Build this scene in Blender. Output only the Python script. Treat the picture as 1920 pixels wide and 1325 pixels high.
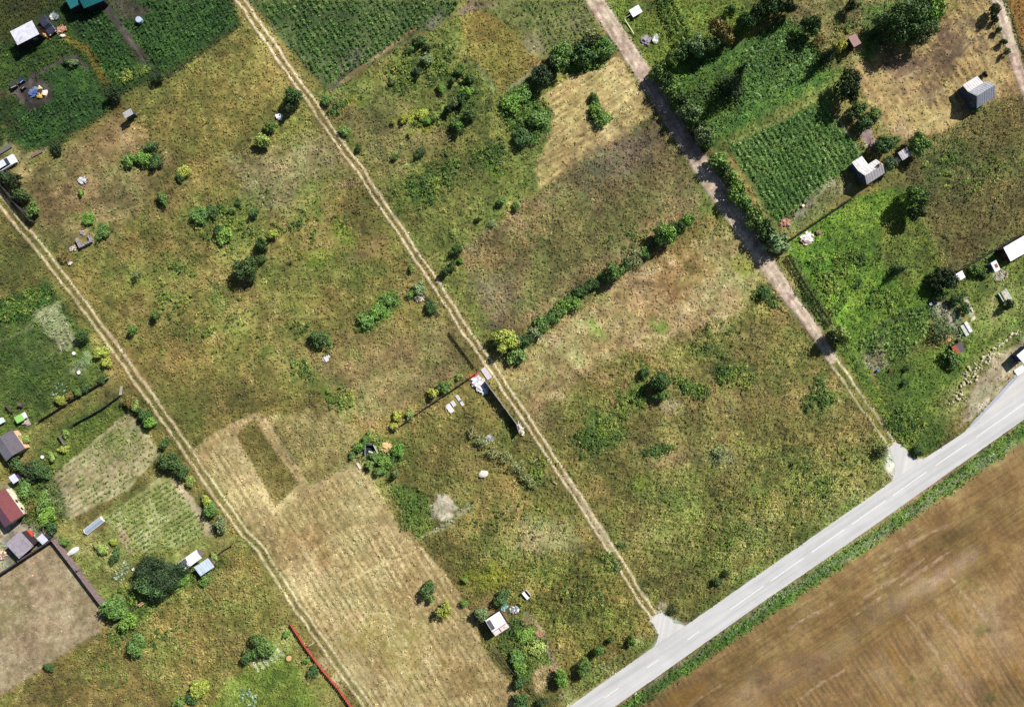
import bpy, math, random
import numpy as np
from mathutils import Vector

for o in list(bpy.data.objects):
    bpy.data.objects.remove(o)
SC = bpy.context.scene
COL = SC.collection
S = 0.1            # metres of ground per photograph pixel (1920 wide)
CAMH = 166.0       # flying height in metres

# ------------------------------------------------------------------ camera
cd = bpy.data.cameras.new("camera"); cam = bpy.data.objects.new("camera", cd); COL.objects.link(cam)
cam.location = (0, 0, CAMH); cam.rotation_euler = (0, 0, 0)
cd.sensor_fit = 'HORIZONTAL'; cd.sensor_width = 36.0
cd.lens = 18.0 / (96.0 / CAMH)
cd.clip_start = 1.0; cd.clip_end = 6000.0
SC.camera = cam

# ------------------------------------------------------------------ sky, sun, exposure
SUN_EL, SUN_AZ = math.radians(46), math.atan2(0.68, 0.73)     # azimuth from +Y towards +X
wd = bpy.data.worlds.new("World"); SC.world = wd; wd.use_nodes = True
nt = wd.node_tree
sky = nt.nodes.new("ShaderNodeTexSky"); sky.sky_type = 'NISHITA'; sky.sun_disc = False
sky.sun_elevation = SUN_EL; sky.sun_rotation = SUN_AZ
bg = nt.nodes["Background"]; bg.inputs[1].default_value = 0.05
nt.links.new(sky.outputs[0], bg.inputs[0])
sl = bpy.data.lights.new("sun", 'SUN'); sl.energy = 5.0; sl.angle = math.radians(0.5); sl.color = (1.0, 0.965, 0.905)
sun = bpy.data.objects.new("sun", sl); COL.objects.link(sun)
sdir = Vector((math.sin(SUN_AZ) * math.cos(SUN_EL), math.cos(SUN_AZ) * math.cos(SUN_EL), math.sin(SUN_EL)))
sun.rotation_euler = sdir.to_track_quat('Z', 'Y').to_euler()
SC.view_settings.view_transform = 'Standard'; SC.view_settings.look = 'None'
SC.view_settings.exposure = 0.78; SC.view_settings.gamma = 1.0
GAIN = 1.62        # picture value of a flat sunlit surface per unit of albedo

# ------------------------------------------------------------------ helpers
def lin(c):
    a = np.asarray(c, dtype=np.float64) / 255.0
    return np.where(a <= 0.04045, a / 12.92, ((a + 0.055) / 1.055) ** 2.4)
def alb(c, k=GAIN):                     # seen colour (sRGB 0-255) -> albedo
    return tuple(float(min(0.85, v)) for v in lin(c) / k)
def W(px, py, z=0.0):                   # world point at height z seen at that place of the photograph
    f = 1.0 - z / CAMH
    return ((px - 960) * S * f, (662.5 - py) * S * f, z)
def _h(ix, iy, seed):
    m = np.uint64(0xFFFFFFFF)
    h = (ix.astype(np.int64).astype(np.uint64) * np.uint64(374761393) + iy.astype(np.int64).astype(np.uint64) * np.uint64(668265263) + np.uint64(seed * 974711 + 13)) & m
    h = ((h ^ (h >> np.uint64(13))) * np.uint64(1274126177)) & m
    h = ((h ^ (h >> np.uint64(16))) * np.uint64(2246822519)) & m
    h ^= h >> np.uint64(15)
    return (h & np.uint64(0xFFFFFF)).astype(np.float32) / np.float32(0xFFFFFF)
def vn(x, y, seed=0):
    xi = np.floor(x); yi = np.floor(y); fx = (x - xi).astype(np.float32); fy = (y - yi).astype(np.float32)
    fx = fx * fx * (3 - 2 * fx); fy = fy * fy * (3 - 2 * fy)
    a = _h(xi, yi, seed); b = _h(xi + 1, yi, seed); c = _h(xi, yi + 1, seed); d = _h(xi + 1, yi + 1, seed)
    return (a + (b - a) * fx) * (1 - fy) + (c + (d - c) * fx) * fy
def fbm(x, y, seed=0, octv=3):
    s = 0; a = 1.0; t = 0
    ca, sa = 0.8, 0.6
    for i in range(octv):
        s = s + a * vn(x, y, seed + i * 7); t += a; a *= 0.55
        x, y = (x * ca - y * sa) * 2.03 + 11.3, (x * sa + y * ca) * 2.03 - 5.7
    return s / t
def sstep(a, b, x):
    t = np.clip((x - a) / (b - a), 0, 1); return t * t * (3 - 2 * t)
def poly_sd(px, py, poly):              # signed distance, positive inside
    n = len(poly); d2 = np.full(px.shape, 1e18); ins = np.zeros(px.shape, bool)
    for i in range(n):
        x1, y1 = poly[i]; x2, y2 = poly[(i + 1) % n]
        ex, ey = x2 - x1, y2 - y1; wx, wy = px - x1, py - y1
        t = np.clip((wx * ex + wy * ey) / (ex * ex + ey * ey + 1e-9), 0, 1)
        d2 = np.minimum(d2, (wx - ex * t) ** 2 + (wy - ey * t) ** 2)
        if y1 != y2:
            c = ((y1 > py) != (y2 > py)) & (px < (x2 - x1) * (py - y1) / (y2 - y1) + x1)
            ins ^= c
    d = np.sqrt(d2)
    return np.where(ins, d, -d)
def line_sd(px, py, pts):               # signed offset from a polyline and the distance along it
    best = np.full(px.shape, 1e9); sgn = np.zeros(px.shape); along = np.zeros(px.shape); acc = 0
    for (x1, y1), (x2, y2) in zip(pts[:-1], pts[1:]):
        ex, ey = x2 - x1, y2 - y1; L = math.hypot(ex, ey); wx, wy = px - x1, py - y1
        t = np.clip((wx * ex + wy * ey) / (L * L), 0, 1)
        d = np.hypot(wx - ex * t, wy - ey * t); m = d < best
        best = np.where(m, d, best); sgn = np.where(m, np.sign(ex * wy - ey * wx), sgn); along = np.where(m, acc + t * L, along); acc += L
    return best * sgn, along

def tag(o, label=None, cat=None, group=None, kind=None):
    if label: o["label"] = label
    if cat: o["category"] = cat
    if group: o["group"] = group
    if kind: o["kind"] = kind
    return o
def empty(name, loc, rz=0.0, label=None, cat=None, group=None):
    o = bpy.data.objects.new(name, None); COL.objects.link(o); o.location = loc; o.rotation_euler = (0, 0, rz); o.empty_display_size = 0.3
    return tag(o, label, cat, group)

def np_mesh(name, V, F, colors=None, smooth=False):     # F: (n,3) or (n,4) int array; colors per vertex
    V = np.ascontiguousarray(V, dtype=np.float32); F = np.ascontiguousarray(F, dtype=np.int32); k = F.shape[1]; n = len(F)
    me = bpy.data.meshes.new(name)
    me.vertices.add(len(V)); me.vertices.foreach_set("co", V.ravel())
    me.loops.add(n * k); me.loops.foreach_set("vertex_index", F.ravel())
    me.polygons.add(n); me.polygons.foreach_set("loop_start", np.arange(0, n * k, k, dtype=np.int32))
    if smooth: me.polygons.foreach_set("use_smooth", np.ones(n, bool))
    else: me.polygons.foreach_set("use_smooth", np.zeros(n, bool))
    me.update(calc_edges=True)
    if colors is not None:
        a = me.color_attributes.new("Col", 'FLOAT_COLOR', 'POINT')
        c = np.ones((len(V), 4), np.float32); c[:, :3] = colors; a.data.foreach_set("color", c.ravel())
    return me
def link(name, me, parent=None, mats=()):
    o = bpy.data.objects.new(name, me); COL.objects.link(o)
    for m in mats:
        if m.name not in [x.name for x in me.materials if x]: me.materials.append(m)
    if parent: o.parent = parent
    return o

# ------------------------------------------------------------------ materials
def new_mat(name):
    m = bpy.data.materials.new(name); m.use_nodes = True
    b = m.node_tree.nodes["Principled BSDF"]; b.inputs["Roughness"].default_value = 0.85
    b.inputs["Specular IOR Level"].default_value = 0.25
    return m, m.node_tree, b
def mulnode(nt, a, b_, fac=1.0):
    x = nt.nodes.new("ShaderNodeMix"); x.data_type = 'RGBA'; x.blend_type = 'MULTIPLY'; x.inputs[0].default_value = fac
    nt.links.new(a, x.inputs[6]); nt.links.new(b_, x.inputs[7]); return x.outputs[2]
def noise_fac(nt, scale, lo, hi, detail=3.0, rough=0.6):
    tc = nt.nodes.new("ShaderNodeTexCoord"); n = nt.nodes.new("ShaderNodeTexNoise"); n.inputs["Scale"].default_value = scale
    n.inputs["Detail"].default_value = detail; n.inputs["Roughness"].default_value = rough
    r = nt.nodes.new("ShaderNodeMapRange"); r.inputs[1].default_value = 0.3; r.inputs[2].default_value = 0.7; r.inputs[3].default_value = lo; r.inputs[4].default_value = hi
    nt.links.new(tc.outputs["Object"], n.inputs["Vector"]); nt.links.new(n.outputs[0], r.inputs[0])
    return r.outputs[0], n.outputs[0]
def mat_ground():
    m, nt, b = new_mat("earth_and_turf")
    at = nt.nodes.new("ShaderNodeAttribute"); at.attribute_name = "Col"
    f, raw = noise_fac(nt, 5.0, 0.72, 1.28, 4.0, 0.7)
    c = mulnode(nt, at.outputs["Color"], f)
    nt.links.new(c, b.inputs["Base Color"])
    bp = nt.nodes.new("ShaderNodeBump"); bp.inputs["Strength"].default_value = 0.5; bp.inputs["Distance"].default_value = 0.12
    nt.links.new(raw, bp.inputs["Height"]); nt.links.new(bp.outputs[0], b.inputs["Normal"])
    return m
def mat_leaf(name, use_obj):
    m, nt, b = new_mat(name)
    at = nt.nodes.new("ShaderNodeAttribute"); at.attribute_name = "Col"
    out = at.outputs["Color"]
    if use_obj:
        oi = nt.nodes.new("ShaderNodeObjectInfo"); out = mulnode(nt, out, oi.outputs["Color"])
    nt.links.new(out, b.inputs["Base Color"])
    b.inputs["Roughness"].default_value = 0.65
    return m
M_GROUND = mat_ground(); M_STUFF = mat_leaf("leaves_and_blades", False); M_LEAF = mat_leaf("foliage", True)
_mc = {}
def paint(c, rough=0.7, var=0.22, scale=2.5, metal=0.0, c2=None, spec=0.3, k=GAIN, th=0.5):
    key = (tuple(c), rough, var, scale, metal, c2, spec, k, th)
    if key in _mc: return _mc[key]
    m, nt, b = new_mat("surface_%d" % len(_mc))
    a = alb(c, k)
    f, raw = noise_fac(nt, scale, 1 - var, 1 + var, 5.0, 0.65)
    rgb = nt.nodes.new("ShaderNodeRGB"); rgb.outputs[0].default_value = (*a, 1)
    out = rgb.outputs[0]
    if c2 is not None:                                # second tone: rust, moss, stains
        r2 = nt.nodes.new("ShaderNodeRGB"); r2.outputs[0].default_value = (*alb(c2, k), 1)
        _, n2 = noise_fac(nt, scale * 0.6, 0, 1, 6.0, 0.7)
        mr = nt.nodes.new("ShaderNodeMapRange"); mr.inputs[1].default_value = th; mr.inputs[2].default_value = th + 0.12
        nt.links.new(n2, mr.inputs[0])
        x = nt.nodes.new("ShaderNodeMix"); x.data_type = 'RGBA'
        nt.links.new(mr.outputs[0], x.inputs[0]); nt.links.new(out, x.inputs[6]); nt.links.new(r2.outputs[0], x.inputs[7]); out = x.outputs[2]
    nt.links.new(mulnode(nt, out, f), b.inputs["Base Color"])
    b.inputs["Roughness"].default_value = rough; b.inputs["Metallic"].default_value = metal; b.inputs["Specular IOR Level"].default_value = spec
    bp = nt.nodes.new("ShaderNodeBump"); bp.inputs["Strength"].default_value = 0.25; bp.inputs["Distance"].default_value = 0.03
    nt.links.new(raw, bp.inputs["Height"]); nt.links.new(bp.outputs[0], b.inputs["Normal"])
    _mc[key] = m
    return m
def glass(c=(40, 50, 60)):
    return paint(c, rough=0.12, var=0.1, spec=0.6)

class MB:                                             # collects shapes, links them as ONE mesh object
    def __init__(s): s.v = []; s.f = []; s.m = []
    def add(s, vs, fs, mi=0):
        o = len(s.v); s.v += [tuple(v) for v in vs]
        for f in fs: s.f.append([i + o for i in f]); s.m.append(mi)
    def box(s, c, d, rz=0.0, rx=0.0, ry=0.0, mi=0):
        from mathutils import Euler
        R = Euler((rx, ry, rz)).to_matrix(); x, y, z = d[0] / 2, d[1] / 2, d[2] / 2
        vs = [R @ Vector(p) + Vector(c) for p in ((-x, -y, -z), (x, -y, -z), (x, y, -z), (-x, y, -z), (-x, -y, z), (x, -y, z), (x, y, z), (-x, y, z))]
        s.add(vs, ((3, 2, 1, 0), (4, 5, 6, 7), (0, 1, 5, 4), (1, 2, 6, 5), (2, 3, 7, 6), (3, 0, 4, 7)), mi)
    def prism(s, prof, x0, x1, mi=0):                 # prof: closed (y,z) outline extruded along x
        n = len(prof)
        vs = [(x0, y, z) for y, z in prof] + [(x1, y, z) for y, z in prof]
        fs = [list(range(n)), list(range(2 * n - 1, n - 1, -1))] + [(i, i + n, (i + 1) % n + n, (i + 1) % n) for i in range(n)]
        s.add(vs, fs, mi)
    def slab(s, poly, z0, z1, mi=0):                  # poly: (x,y) outline extruded in z
        n = len(poly)
        vs = [(x, y, z0) for x, y in poly] + [(x, y, z1) for x, y in poly]
        fs = [list(range(n - 1, -1, -1)), list(range(n, 2 * n))] + [(i, (i + 1) % n, (i + 1) % n + n, i + n) for i in range(n)]
        s.add(vs, fs, mi)
    def tube(s, p0, p1, r0, r1, n=8, mi=0):
        a = Vector(p1) - Vector(p0); q = a.to_track_quat('Z', 'Y'); vs = []
        for p, r in ((p0, r0), (p1, r1)):
            for i in range(n):
                t = 2 * math.pi * i / n; vs.append(Vector(p) + q @ Vector((math.cos(t) * r, math.sin(t) * r, 0)))
        s.add(vs, [list(range(n - 1, -1, -1)), list(range(n, 2 * n))] + [(i, (i + 1) % n, (i + 1) % n + n, i + n) for i in range(n)], mi)
    def lump(s, c, r, rng, mi=0, seg=8, rings=5, jit=0.25):
        vs = []; fs = []
        for j in range(rings + 1):
            ph = math.pi * j / rings
            for i in range(seg):
                t = 2 * math.pi * i / seg; k = 1 + rng.uniform(-jit, jit)
                vs.append((c[0] + r[0] * math.sin(ph) * math.cos(t) * k, c[1] + r[1] * math.sin(ph) * math.sin(t) * k, c[2] + r[2] * math.cos(ph) * (1 + rng.uniform(-jit, jit) * 0.5)))
        for j in range(rings):
            for i in range(seg):
                a = j * seg + i; b = j * seg + (i + 1) % seg; fs.append((a, a + seg, b + seg, b))
        s.add(vs, fs, mi)
    def build(s, name, mats, parent=None, smooth=False):
        me = bpy.data.meshes.new(name); me.from_pydata(s.v, [], s.f)
        mats = mats if isinstance(mats, (list, tuple)) else [mats]
        for m in mats: me.materials.append(m)
        if len(mats) > 1: me.polygons.foreach_set("material_index", np.array(s.m, dtype=np.int32))
        if smooth: me.polygons.foreach_set("use_smooth", np.ones(len(s.f), bool))
        me.update()
        o = bpy.data.objects.new(name, me); COL.objects.link(o)
        if parent: o.parent = parent
        return o

# ================================================================== THE GROUND: albedo, roughness and growth on one fine grid
SC.cycles.use_denoising = False
SC.cycles.max_bounces = 4; SC.cycles.diffuse_bounces = 2
NX, NY, GX, GY, GS = 1101, 801, -110.0, -80.0, 0.2
gx = GX + np.arange(NX) * GS; gy = GY + np.arange(NY) * GS
WX, WY = np.meshgrid(gx, gy)                      # world metres, rows = y
PX = WX / S + 960; PY = 662.5 - WY / S            # photograph pixels
NA = fbm(WX / 9.0, WY / 9.0, 1, 3); NB = fbm(WX / 2.6, WY / 2.6, 2, 3); NC = fbm(WX / 0.8, WY / 0.8, 3, 2); ND = vn(WX / 0.33, WY / 0.33, 4)
NE_ = fbm(WX / 4.5 + 50, WY / 4.5, 5, 3)
CG = np.zeros((NY, NX, 3)); DEN = np.zeros((NY, NX)); HGT = np.zeros((NY, NX)); REL = np.zeros((NY, NX)); REG = np.zeros((NY, NX), np.int8)

def shade3(pal, sl, wts=(0.4, 0.38, 0.22), fine=0.16):
    t = (NA[sl] - .5) * wts[0] * 3.2 + (NB[sl] - .5) * wts[1] * 3.0 + (NC[sl] - .5) * wts[2] * 2.6 + .5
    t = np.clip(t, 0, 1)[..., None]
    c0, c1, c2 = (lin(c) / GAIN for c in pal)
    c = np.where(t < .5, c0 + (c1 - c0) * (t * 2), c1 + (c2 - c1) * (t * 2 - 1))
    return c * (1 + fine * 2 * (ND[sl] - .5) + 0.25 * (NC[sl] - .5))[..., None]
def put(sl, a, c, den=None, hgt=None, rel=None, reg=None):
    A = a[..., None]
    CG[sl] = CG[sl] * (1 - A) + c * A
    for arr, v in ((DEN, den), (HGT, hgt), (REL, rel)):
        if v is not None: arr[sl] = arr[sl] * (1 - a) + v * a
    if reg is not None:
        r = REG[sl]; r[a > 0.5] = reg; REG[sl] = r
def bbox(xs, ys, pad):
    i0 = max(0, int(((min(xs) - pad - 960) * S - GX) / GS)); i1 = min(NX, int(((max(xs) + pad - 960) * S - GX) / GS) + 2)
    j0 = max(0, int(((662.5 - max(ys) - pad) * S - GY) / GS)); j1 = min(NY, int(((662.5 - min(ys) + pad) * S - GY) / GS) + 2)
    return (slice(j0, j1), slice(i0, i1))
def area(poly, pal, f=4, w=8, a=1.0, den=None, hgt=None, rel=None, reg=None, wts=(0.35, 0.35, 0.3), fine=0.22, rows=None, grainy=None):
    """a plot: polygon in photograph pixels; f feather, w raggedness of its edge; rows=(angle deg, period px, tone, strength)"""
    xs, ys = zip(*poly); sl = bbox(xs, ys, f + w + 4)
    if sl[0].start >= sl[0].stop or sl[1].start >= sl[1].stop: return
    sd = poly_sd(PX[sl], PY[sl], poly) + (NB[sl] - .5) * 2.2 * w + (NC[sl] - .5) * 0.9 * w
    al = sstep(-f, f, sd) * a
    c = shade3(pal, sl, wts, fine)
    if rows:
        ang, per, tone, st = rows; t = math.radians(ang)
        q = (-math.sin(t) * PX[sl] + math.cos(t) * PY[sl]) / per + (NB[sl] - .5) * 0.35 + (NA[sl] - .5) * .5
        k = sstep(0.45, 0.9, 0.5 + 0.5 * np.cos(q * 2 * math.pi)) * st * np.clip(0.35 + 1.6 * (NE_[sl] - .25), 0, 1)
        c = c * (1 - k[..., None]) + (lin(tone) / GAIN) * k[..., None] * (1 + .5 * (ND[sl] - .5))[..., None]
    if grainy:                                    # long fibres: combed stubble, drill lines
        ang, lg, sh, amt = grainy; t = math.radians(ang); u = math.cos(t) * PX[sl] + math.sin(t) * PY[sl]; v = -math.sin(t) * PX[sl] + math.cos(t) * PY[sl] + (NB[sl] - .5) * 6
        c = c * (1 + amt * 2 * (0.6 * vn(u / lg, v / sh, 71) + .4 * vn(u / lg * 2.1, v / sh * 1.9, 72) - .5))[..., None]
    put(sl, al, c, den, hgt, rel, reg)
def blob(cx, cy, rx, ry, ang, pal, a=0.9, soft=0.6, den=None, hgt=None, rel=None, w=0.5):
    R = max(rx, ry) * 1.5; sl = bbox((cx - R, cx + R), (cy - R, cy + R), 4)
    if sl[0].start >= sl[0].stop or sl[1].start >= sl[1].stop: return
    t = math.radians(ang); dx, dy = PX[sl] - cx, PY[sl] - cy
    u = (dx * math.cos(t) + dy * math.sin(t)) / rx; v = (-dx * math.sin(t) + dy * math.cos(t)) / ry
    d = np.hypot(u, v) + (NB[sl] - .5) * 2.6 * w + (NE_[sl] - .5) * 1.6 * w + (NC[sl] - .5) * w * 2.2 + (ND[sl] - .5) * w * .8
    put(sl, sstep(1.0, 1.0 - soft, d) * a, shade3(pal, sl), den, hgt, rel)
def streak(pts, wd, pal, a=0.8, w=3, den=None, rel=None, f=2.0):
    xs, ys = zip(*pts); sl = bbox(xs, ys, wd + w + 6)
    d, _ = line_sd(PX[sl], PY[sl], pts)
    put(sl, sstep(wd / 2 + f, wd / 2 - f, np.abs(d + (NE_[sl] - .5) * 1.6 * w) + (NB[sl] - .5) * 2 * w + (NC[sl] - .5) * 2.2 * w) * a * np.clip(.4 + 1.5 * (NB[sl] - .15), 0, 1), shade3(pal, sl), den, None, rel)

# palettes (as seen in sun, sRGB): dark, middle, light
OLIVE = ((92, 86, 38), (118, 105, 50), (144, 125, 68)); OLIVED = ((76, 72, 32), (100, 90, 42), (124, 106, 56))
OLIVEG = ((84, 90, 38), (108, 110, 48), (134, 130, 62)); BROWN = ((96, 80, 48), (122, 101, 62), (148, 124, 82))
TAN = ((122, 98, 58), (150, 124, 78), (176, 150, 102)); STRAW = ((144, 126, 86), (171, 152, 107), (196, 178, 132))
GREEN = ((48, 78, 28), (74, 108, 40), (104, 138, 56)); GREENL = ((84, 112, 36), (116, 142, 48), (150, 168, 66))
GREEND = ((26, 52, 20), (44, 76, 28), (66, 100, 40)); WEED = ((52, 76, 30), (80, 104, 42), (116, 130, 58))
SOIL = ((84, 70, 58), (112, 94, 80), (142, 124, 106)); SOILD = ((46, 38, 34), (66, 56, 50), (88, 76, 68)); SAND = ((160, 140, 112), (188, 168, 138), (212, 194, 166))
LOT = ((124, 108, 82), (148, 130, 102), (166, 150, 122)); GRAIN = ((98, 75, 44), (127, 100, 62), (154, 127, 86)); GRAINP = ((116, 92, 66), (144, 118, 88), (172, 146, 116))
GOLD = ((130, 98, 44), (154, 120, 58), (176, 142, 76)); PINKR = ((160, 138, 120), (186, 164, 146), (208, 188, 170)); RUT = ((180, 162, 130), (210, 194, 162), (234, 222, 196))
YEL = ((120, 120, 34), (150, 146, 42), (180, 174, 60)); GREY = ((104, 98, 84), (128, 122, 106), (150, 144, 128)); DKWEED = ((24, 36, 16), (38, 52, 22), (60, 74, 32))

# base meadow
full = (slice(0, NY), slice(0, NX))
CG[:] = shade3(OLIVE, full); DEN[:] = 5.0; HGT[:] = 0.24; REL[:] = 0.16

# ---- west meadow between the two farm tracks
WM = [(0, 330), (250, 220), (310, 145), (450, 50), (560, 170), (700, 360), (895, 665), (700, 800), (480, 770), (366, 838), (220, 660), (90, 480)]
area(WM, OLIVE, 10, 10, 1, 5, .24, .16)
area([(20, 330), (230, 220), (330, 300), (250, 420), (120, 470), (70, 430)], BROWN, 22, 16, .75, 3, .18, .1)
blob(215, 255, 45, 30, 20, TAN, .6); blob(130, 390, 60, 45, 0, ((88, 70, 42), (112, 90, 54), (136, 110, 70)), .6)
area([(310, 160), (450, 60), (620, 330), (520, 390), (400, 330)], ((90, 80, 36), (116, 100, 46), (138, 122, 62)), 20, 14, .7)
area([(430, 300), (620, 250), (660, 330), (480, 420)], GREY, 24, 16, .22, 4, .2, .12)
for b in ((420, 425, 60, 40, 20), (400, 545, 60, 35, 40), (610, 340, 40, 60, 50), (640, 430, 45, 22, 40), (700, 510, 60, 26, -20), (730, 560, 40, 16, -30), (600, 480, 36, 30, 0), (330, 500, 50, 30, 10), (320, 560, 40, 26, 10), (470, 500, 40, 26, 0), (575, 690, 50, 24, 60), (640, 750, 40, 30, 40), (185, 430, 34, 20, 30), (160, 410, 26, 14, 0), (520, 660, 40, 24, 0)):
    blob(*b, GREENL if b[0] in (640, 730, 600) else OLIVEG, .7, .8, 7, .3, .2)
area([(600, 690), (860, 600), (890, 690), (690, 800), (640, 760)], BROWN, 18, 12, .65, 4, .2, .12, rows=(-33, 9, (134, 116, 78), .4))
blob(690, 470, 60, 14, -38, TAN, .55); blob(650, 650, 120, 40, -20, TAN, .35); blob(290, 690, 90, 70, 20, ((112, 92, 44), (138, 114, 60), (160, 136, 80)), .5)
streak([(330, 480), (560, 380), (650, 330)], 3, TAN, .5); streak([(345, 220), (318, 300), (330, 330)], 3, TAN, .4); streak([(470, 350), (510, 420)], 3, TAN, .5)
blob(270, 300, 48, 24, -10, WEED, .8, .6, 12, .5, .3); blob(345, 325, 24, 14, 20, YEL, .6, .8, 9, .4, .25)
area([(370, 420), (400, 385), (470, 370), (520, 400), (500, 440), (450, 440), (440, 480), (410, 470)], OLIVEG, 14, 14, .8, 10, .45, .28)
area([(668, 600), (735, 550), (748, 570), (690, 625)], GREEN, 5, 10, .9, 14, .6, .35)
# ---- field between the middle track and the dirt road (north)
area([(560, 165), (640, 165), (860, 30), (1010, 118), (1200, 130), (1440, 490), (905, 665), (700, 360)], OLIVEG, 8, 10, .9, 6, .26, .18)
area([(600, 190), (760, 170), (840, 260), (730, 330), (660, 260)], ((104, 92, 50), (130, 112, 64), (150, 132, 82)), 24, 18, .7)
area([(860, 35), (930, 8), (1018, 122), (940, 170), (890, 120)], ((96, 84, 36), (120, 100, 44), (140, 118, 58)), 4, 5, .95, 6, .2, .12)
area([(1010, 182), (1075, 140), (1160, 104), (1228, 214), (1150, 270), (1010, 355), (1000, 320), (1030, 250)], ((138, 120, 74), (166, 146, 94), (192, 174, 122)), 5, 8, 1, 1.6, .14, .09, 4, rows=(-33, 14, (196, 178, 128), .3), grainy=(-33, 22, 3, .5))
area([(1010, 360), (1228, 218), (1335, 392), (1110, 545), (935, 640), (860, 475)], BROWN, 10, 8, .9, 6, .24, .16)
blob(1160, 300, 90, 60, -30, ((98, 88, 66), (122, 108, 82), (140, 126, 100)), .6); blob(1230, 330, 60, 30, -30, ((98, 80, 46), (120, 98, 56), (140, 118, 72)), .6)
blob(1030, 420, 90, 40, -30, OLIVEG, .5); blob(930, 560, 70, 50, 50, GREY, .2); blob(910, 480, 50, 40, 0, ((116, 90, 48), (138, 110, 62), (158, 130, 80)), .6)
area([(1000, 470), (1200, 350), (1230, 400), (1080, 500), (960, 590)], OLIVEG, 20, 14, .5)
streak([(700, 215), (760, 320)], 20, TAN, .35, 8); streak([(860, 470), (930, 415)], 4, TAN, .6); streak([(1135, 545), (1290, 420)], 6, GREY, .25)
for b in ((800, 350, 70, 36, -30, GREEN), (860, 320, 60, 40, -30, OLIVEG), (760, 130, 40, 60, 10, OLIVEG), (820, 120, 60, 40, 0, WEED), (870, 180, 40, 50, 20, WEED), (880, 260, 60, 40, 30, OLIVEG), (930, 290, 40, 40, 0, WEED), (660, 185, 50, 18, -33, YEL), (610, 180, 30, 20, 0, GREEN), (645, 245, 20, 14, 30, GREEN), (790, 225, 44, 26, 0, YEL), (930, 320, 30, 16, 0, GREENL), (990, 300, 20, 30, 30, OLIVEG), (1320, 390, 20, 10, 0, WEED)):
    blob(*b[:5], b[5], .75, .7, 9, .4, .26)
area([(935, 190), (985, 150), (1000, 185), (1035, 205), (1030, 245), (985, 282), (955, 245)], GREEN, 4, 9, .95, 16, .75, .4)
area([(1100, 195), (1115, 175), (1122, 190), (1145, 225), (1128, 238), (1108, 222)], GREEN, 3, 4, .95, 16, .7, .35)
# ---- east plot
EP = [(905, 665), (1100, 560), (1160, 520), (1330, 395), (1440, 500), (1560, 690), (1672, 842), (1676, 880), (1450, 1055), (1290, 1165), (1230, 1150), (1130, 1000), (975, 760)]
area(EP, OLIVE, 6, 8, 1, 7, .28, .2)
area([(930, 690), (1080, 600), (1180, 520), (1380, 430), (1440, 540), (1330, 620), (1180, 650), (1060, 730), (1010, 790)], ((128, 104, 62), (156, 129, 82), (180, 154, 108)), 22, 14, .95, 3, .2, .11)
blob(1190, 545, 60, 50, -20, ((136, 110, 66), (162, 134, 86), (184, 156, 108)), .7); blob(1380, 520, 50, 40, -30, ((136, 118, 70), (160, 140, 90), (182, 162, 114)), .7); blob(1075, 590, 60, 26, -30, TAN, .5); blob(1300, 600, 30, 20, 0, TAN, .4)
blob(1290, 520, 70, 60, 0, ((108, 82, 42), (132, 104, 56), (152, 124, 76)), .6); blob(1280, 460, 60, 40, 20, ((104, 88, 40), (126, 106, 52), (146, 126, 70)), .5)
blob(1020, 780, 60, 26, 60, BROWN, .6); blob(1380, 760, 90, 50, 0, ((112, 94, 46), (134, 114, 62), (152, 134, 84)), .5); blob(1250, 860, 60, 40, 0, BROWN, .5)
for b in ((1115, 615, 34, 16, 40, GREENL), (1240, 610, 24, 18, 0, GREENL), (1390, 500, 26, 20, 0, YEL), (1195, 912, 20, 24, 30, ((110, 140, 30), (140, 170, 40), (160, 186, 60)))):
    blob(*b[:5], b[5], .6, .8)
for b in ((1190, 735, 40, 60, 20, GREEN, .6), (1125, 810, 60, 42, -25, GREEN, .6), (1290, 725, 36, 24, 15, GREEN, .6), (1375, 700, 46, 26, 15, ((46, 72, 32), (70, 98, 44), (96, 124, 60)), .5), (1545, 745, 40, 42, 40, GREEN, .6), (1230, 845, 30, 16, 0, WEED, .35), (1070, 890, 12, 14, 0, GREEN, .3), (1360, 860, 46, 24, 15, ((80, 86, 54), (104, 108, 70), (130, 130, 90)), .45), (1340, 640, 50, 40, 0, OLIVEG, .3), (1480, 650, 60, 60, 0, OLIVEG, .35), (1500, 560, 40, 30, 40, WEED, .35), (1430, 550, 20, 20, 0, GREEN, .5), (1490, 870, 110, 80, 10, OLIVED, .35), (1560, 840, 90, 60, 10, OLIVED, .35), (1260, 760, 40, 20, 0, STRAW, .2)):
    blob(*b[:5], b[5], .8, .7, 13, b[6], .34)
area([(1180, 900), (1400, 870), (1640, 820), (1672, 880), (1440, 1040), (1250, 1130)], ((90, 92, 40), (120, 116, 54), (150, 142, 76)), 26, 20, .7, 14, .42, .34)
for b in ((1280, 960, 60, 40), (1380, 980, 70, 50), (1450, 960, 50, 40), (1330, 1050, 60, 30), (1560, 900, 50, 30), (1210, 1010, 40, 40)):
    blob(*b, 0, ((98, 104, 44), (132, 132, 62), (164, 158, 84)), .7, .8, 15, .45, .36)
for b in ((1240, 1080, 50, 40), (1300, 900, 50, 30), (1180, 950, 30, 60), (1450, 820, 40, 30)):
    blob(*b, 0, ((86, 72, 36), (108, 90, 46), (130, 112, 62)), .55)
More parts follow.
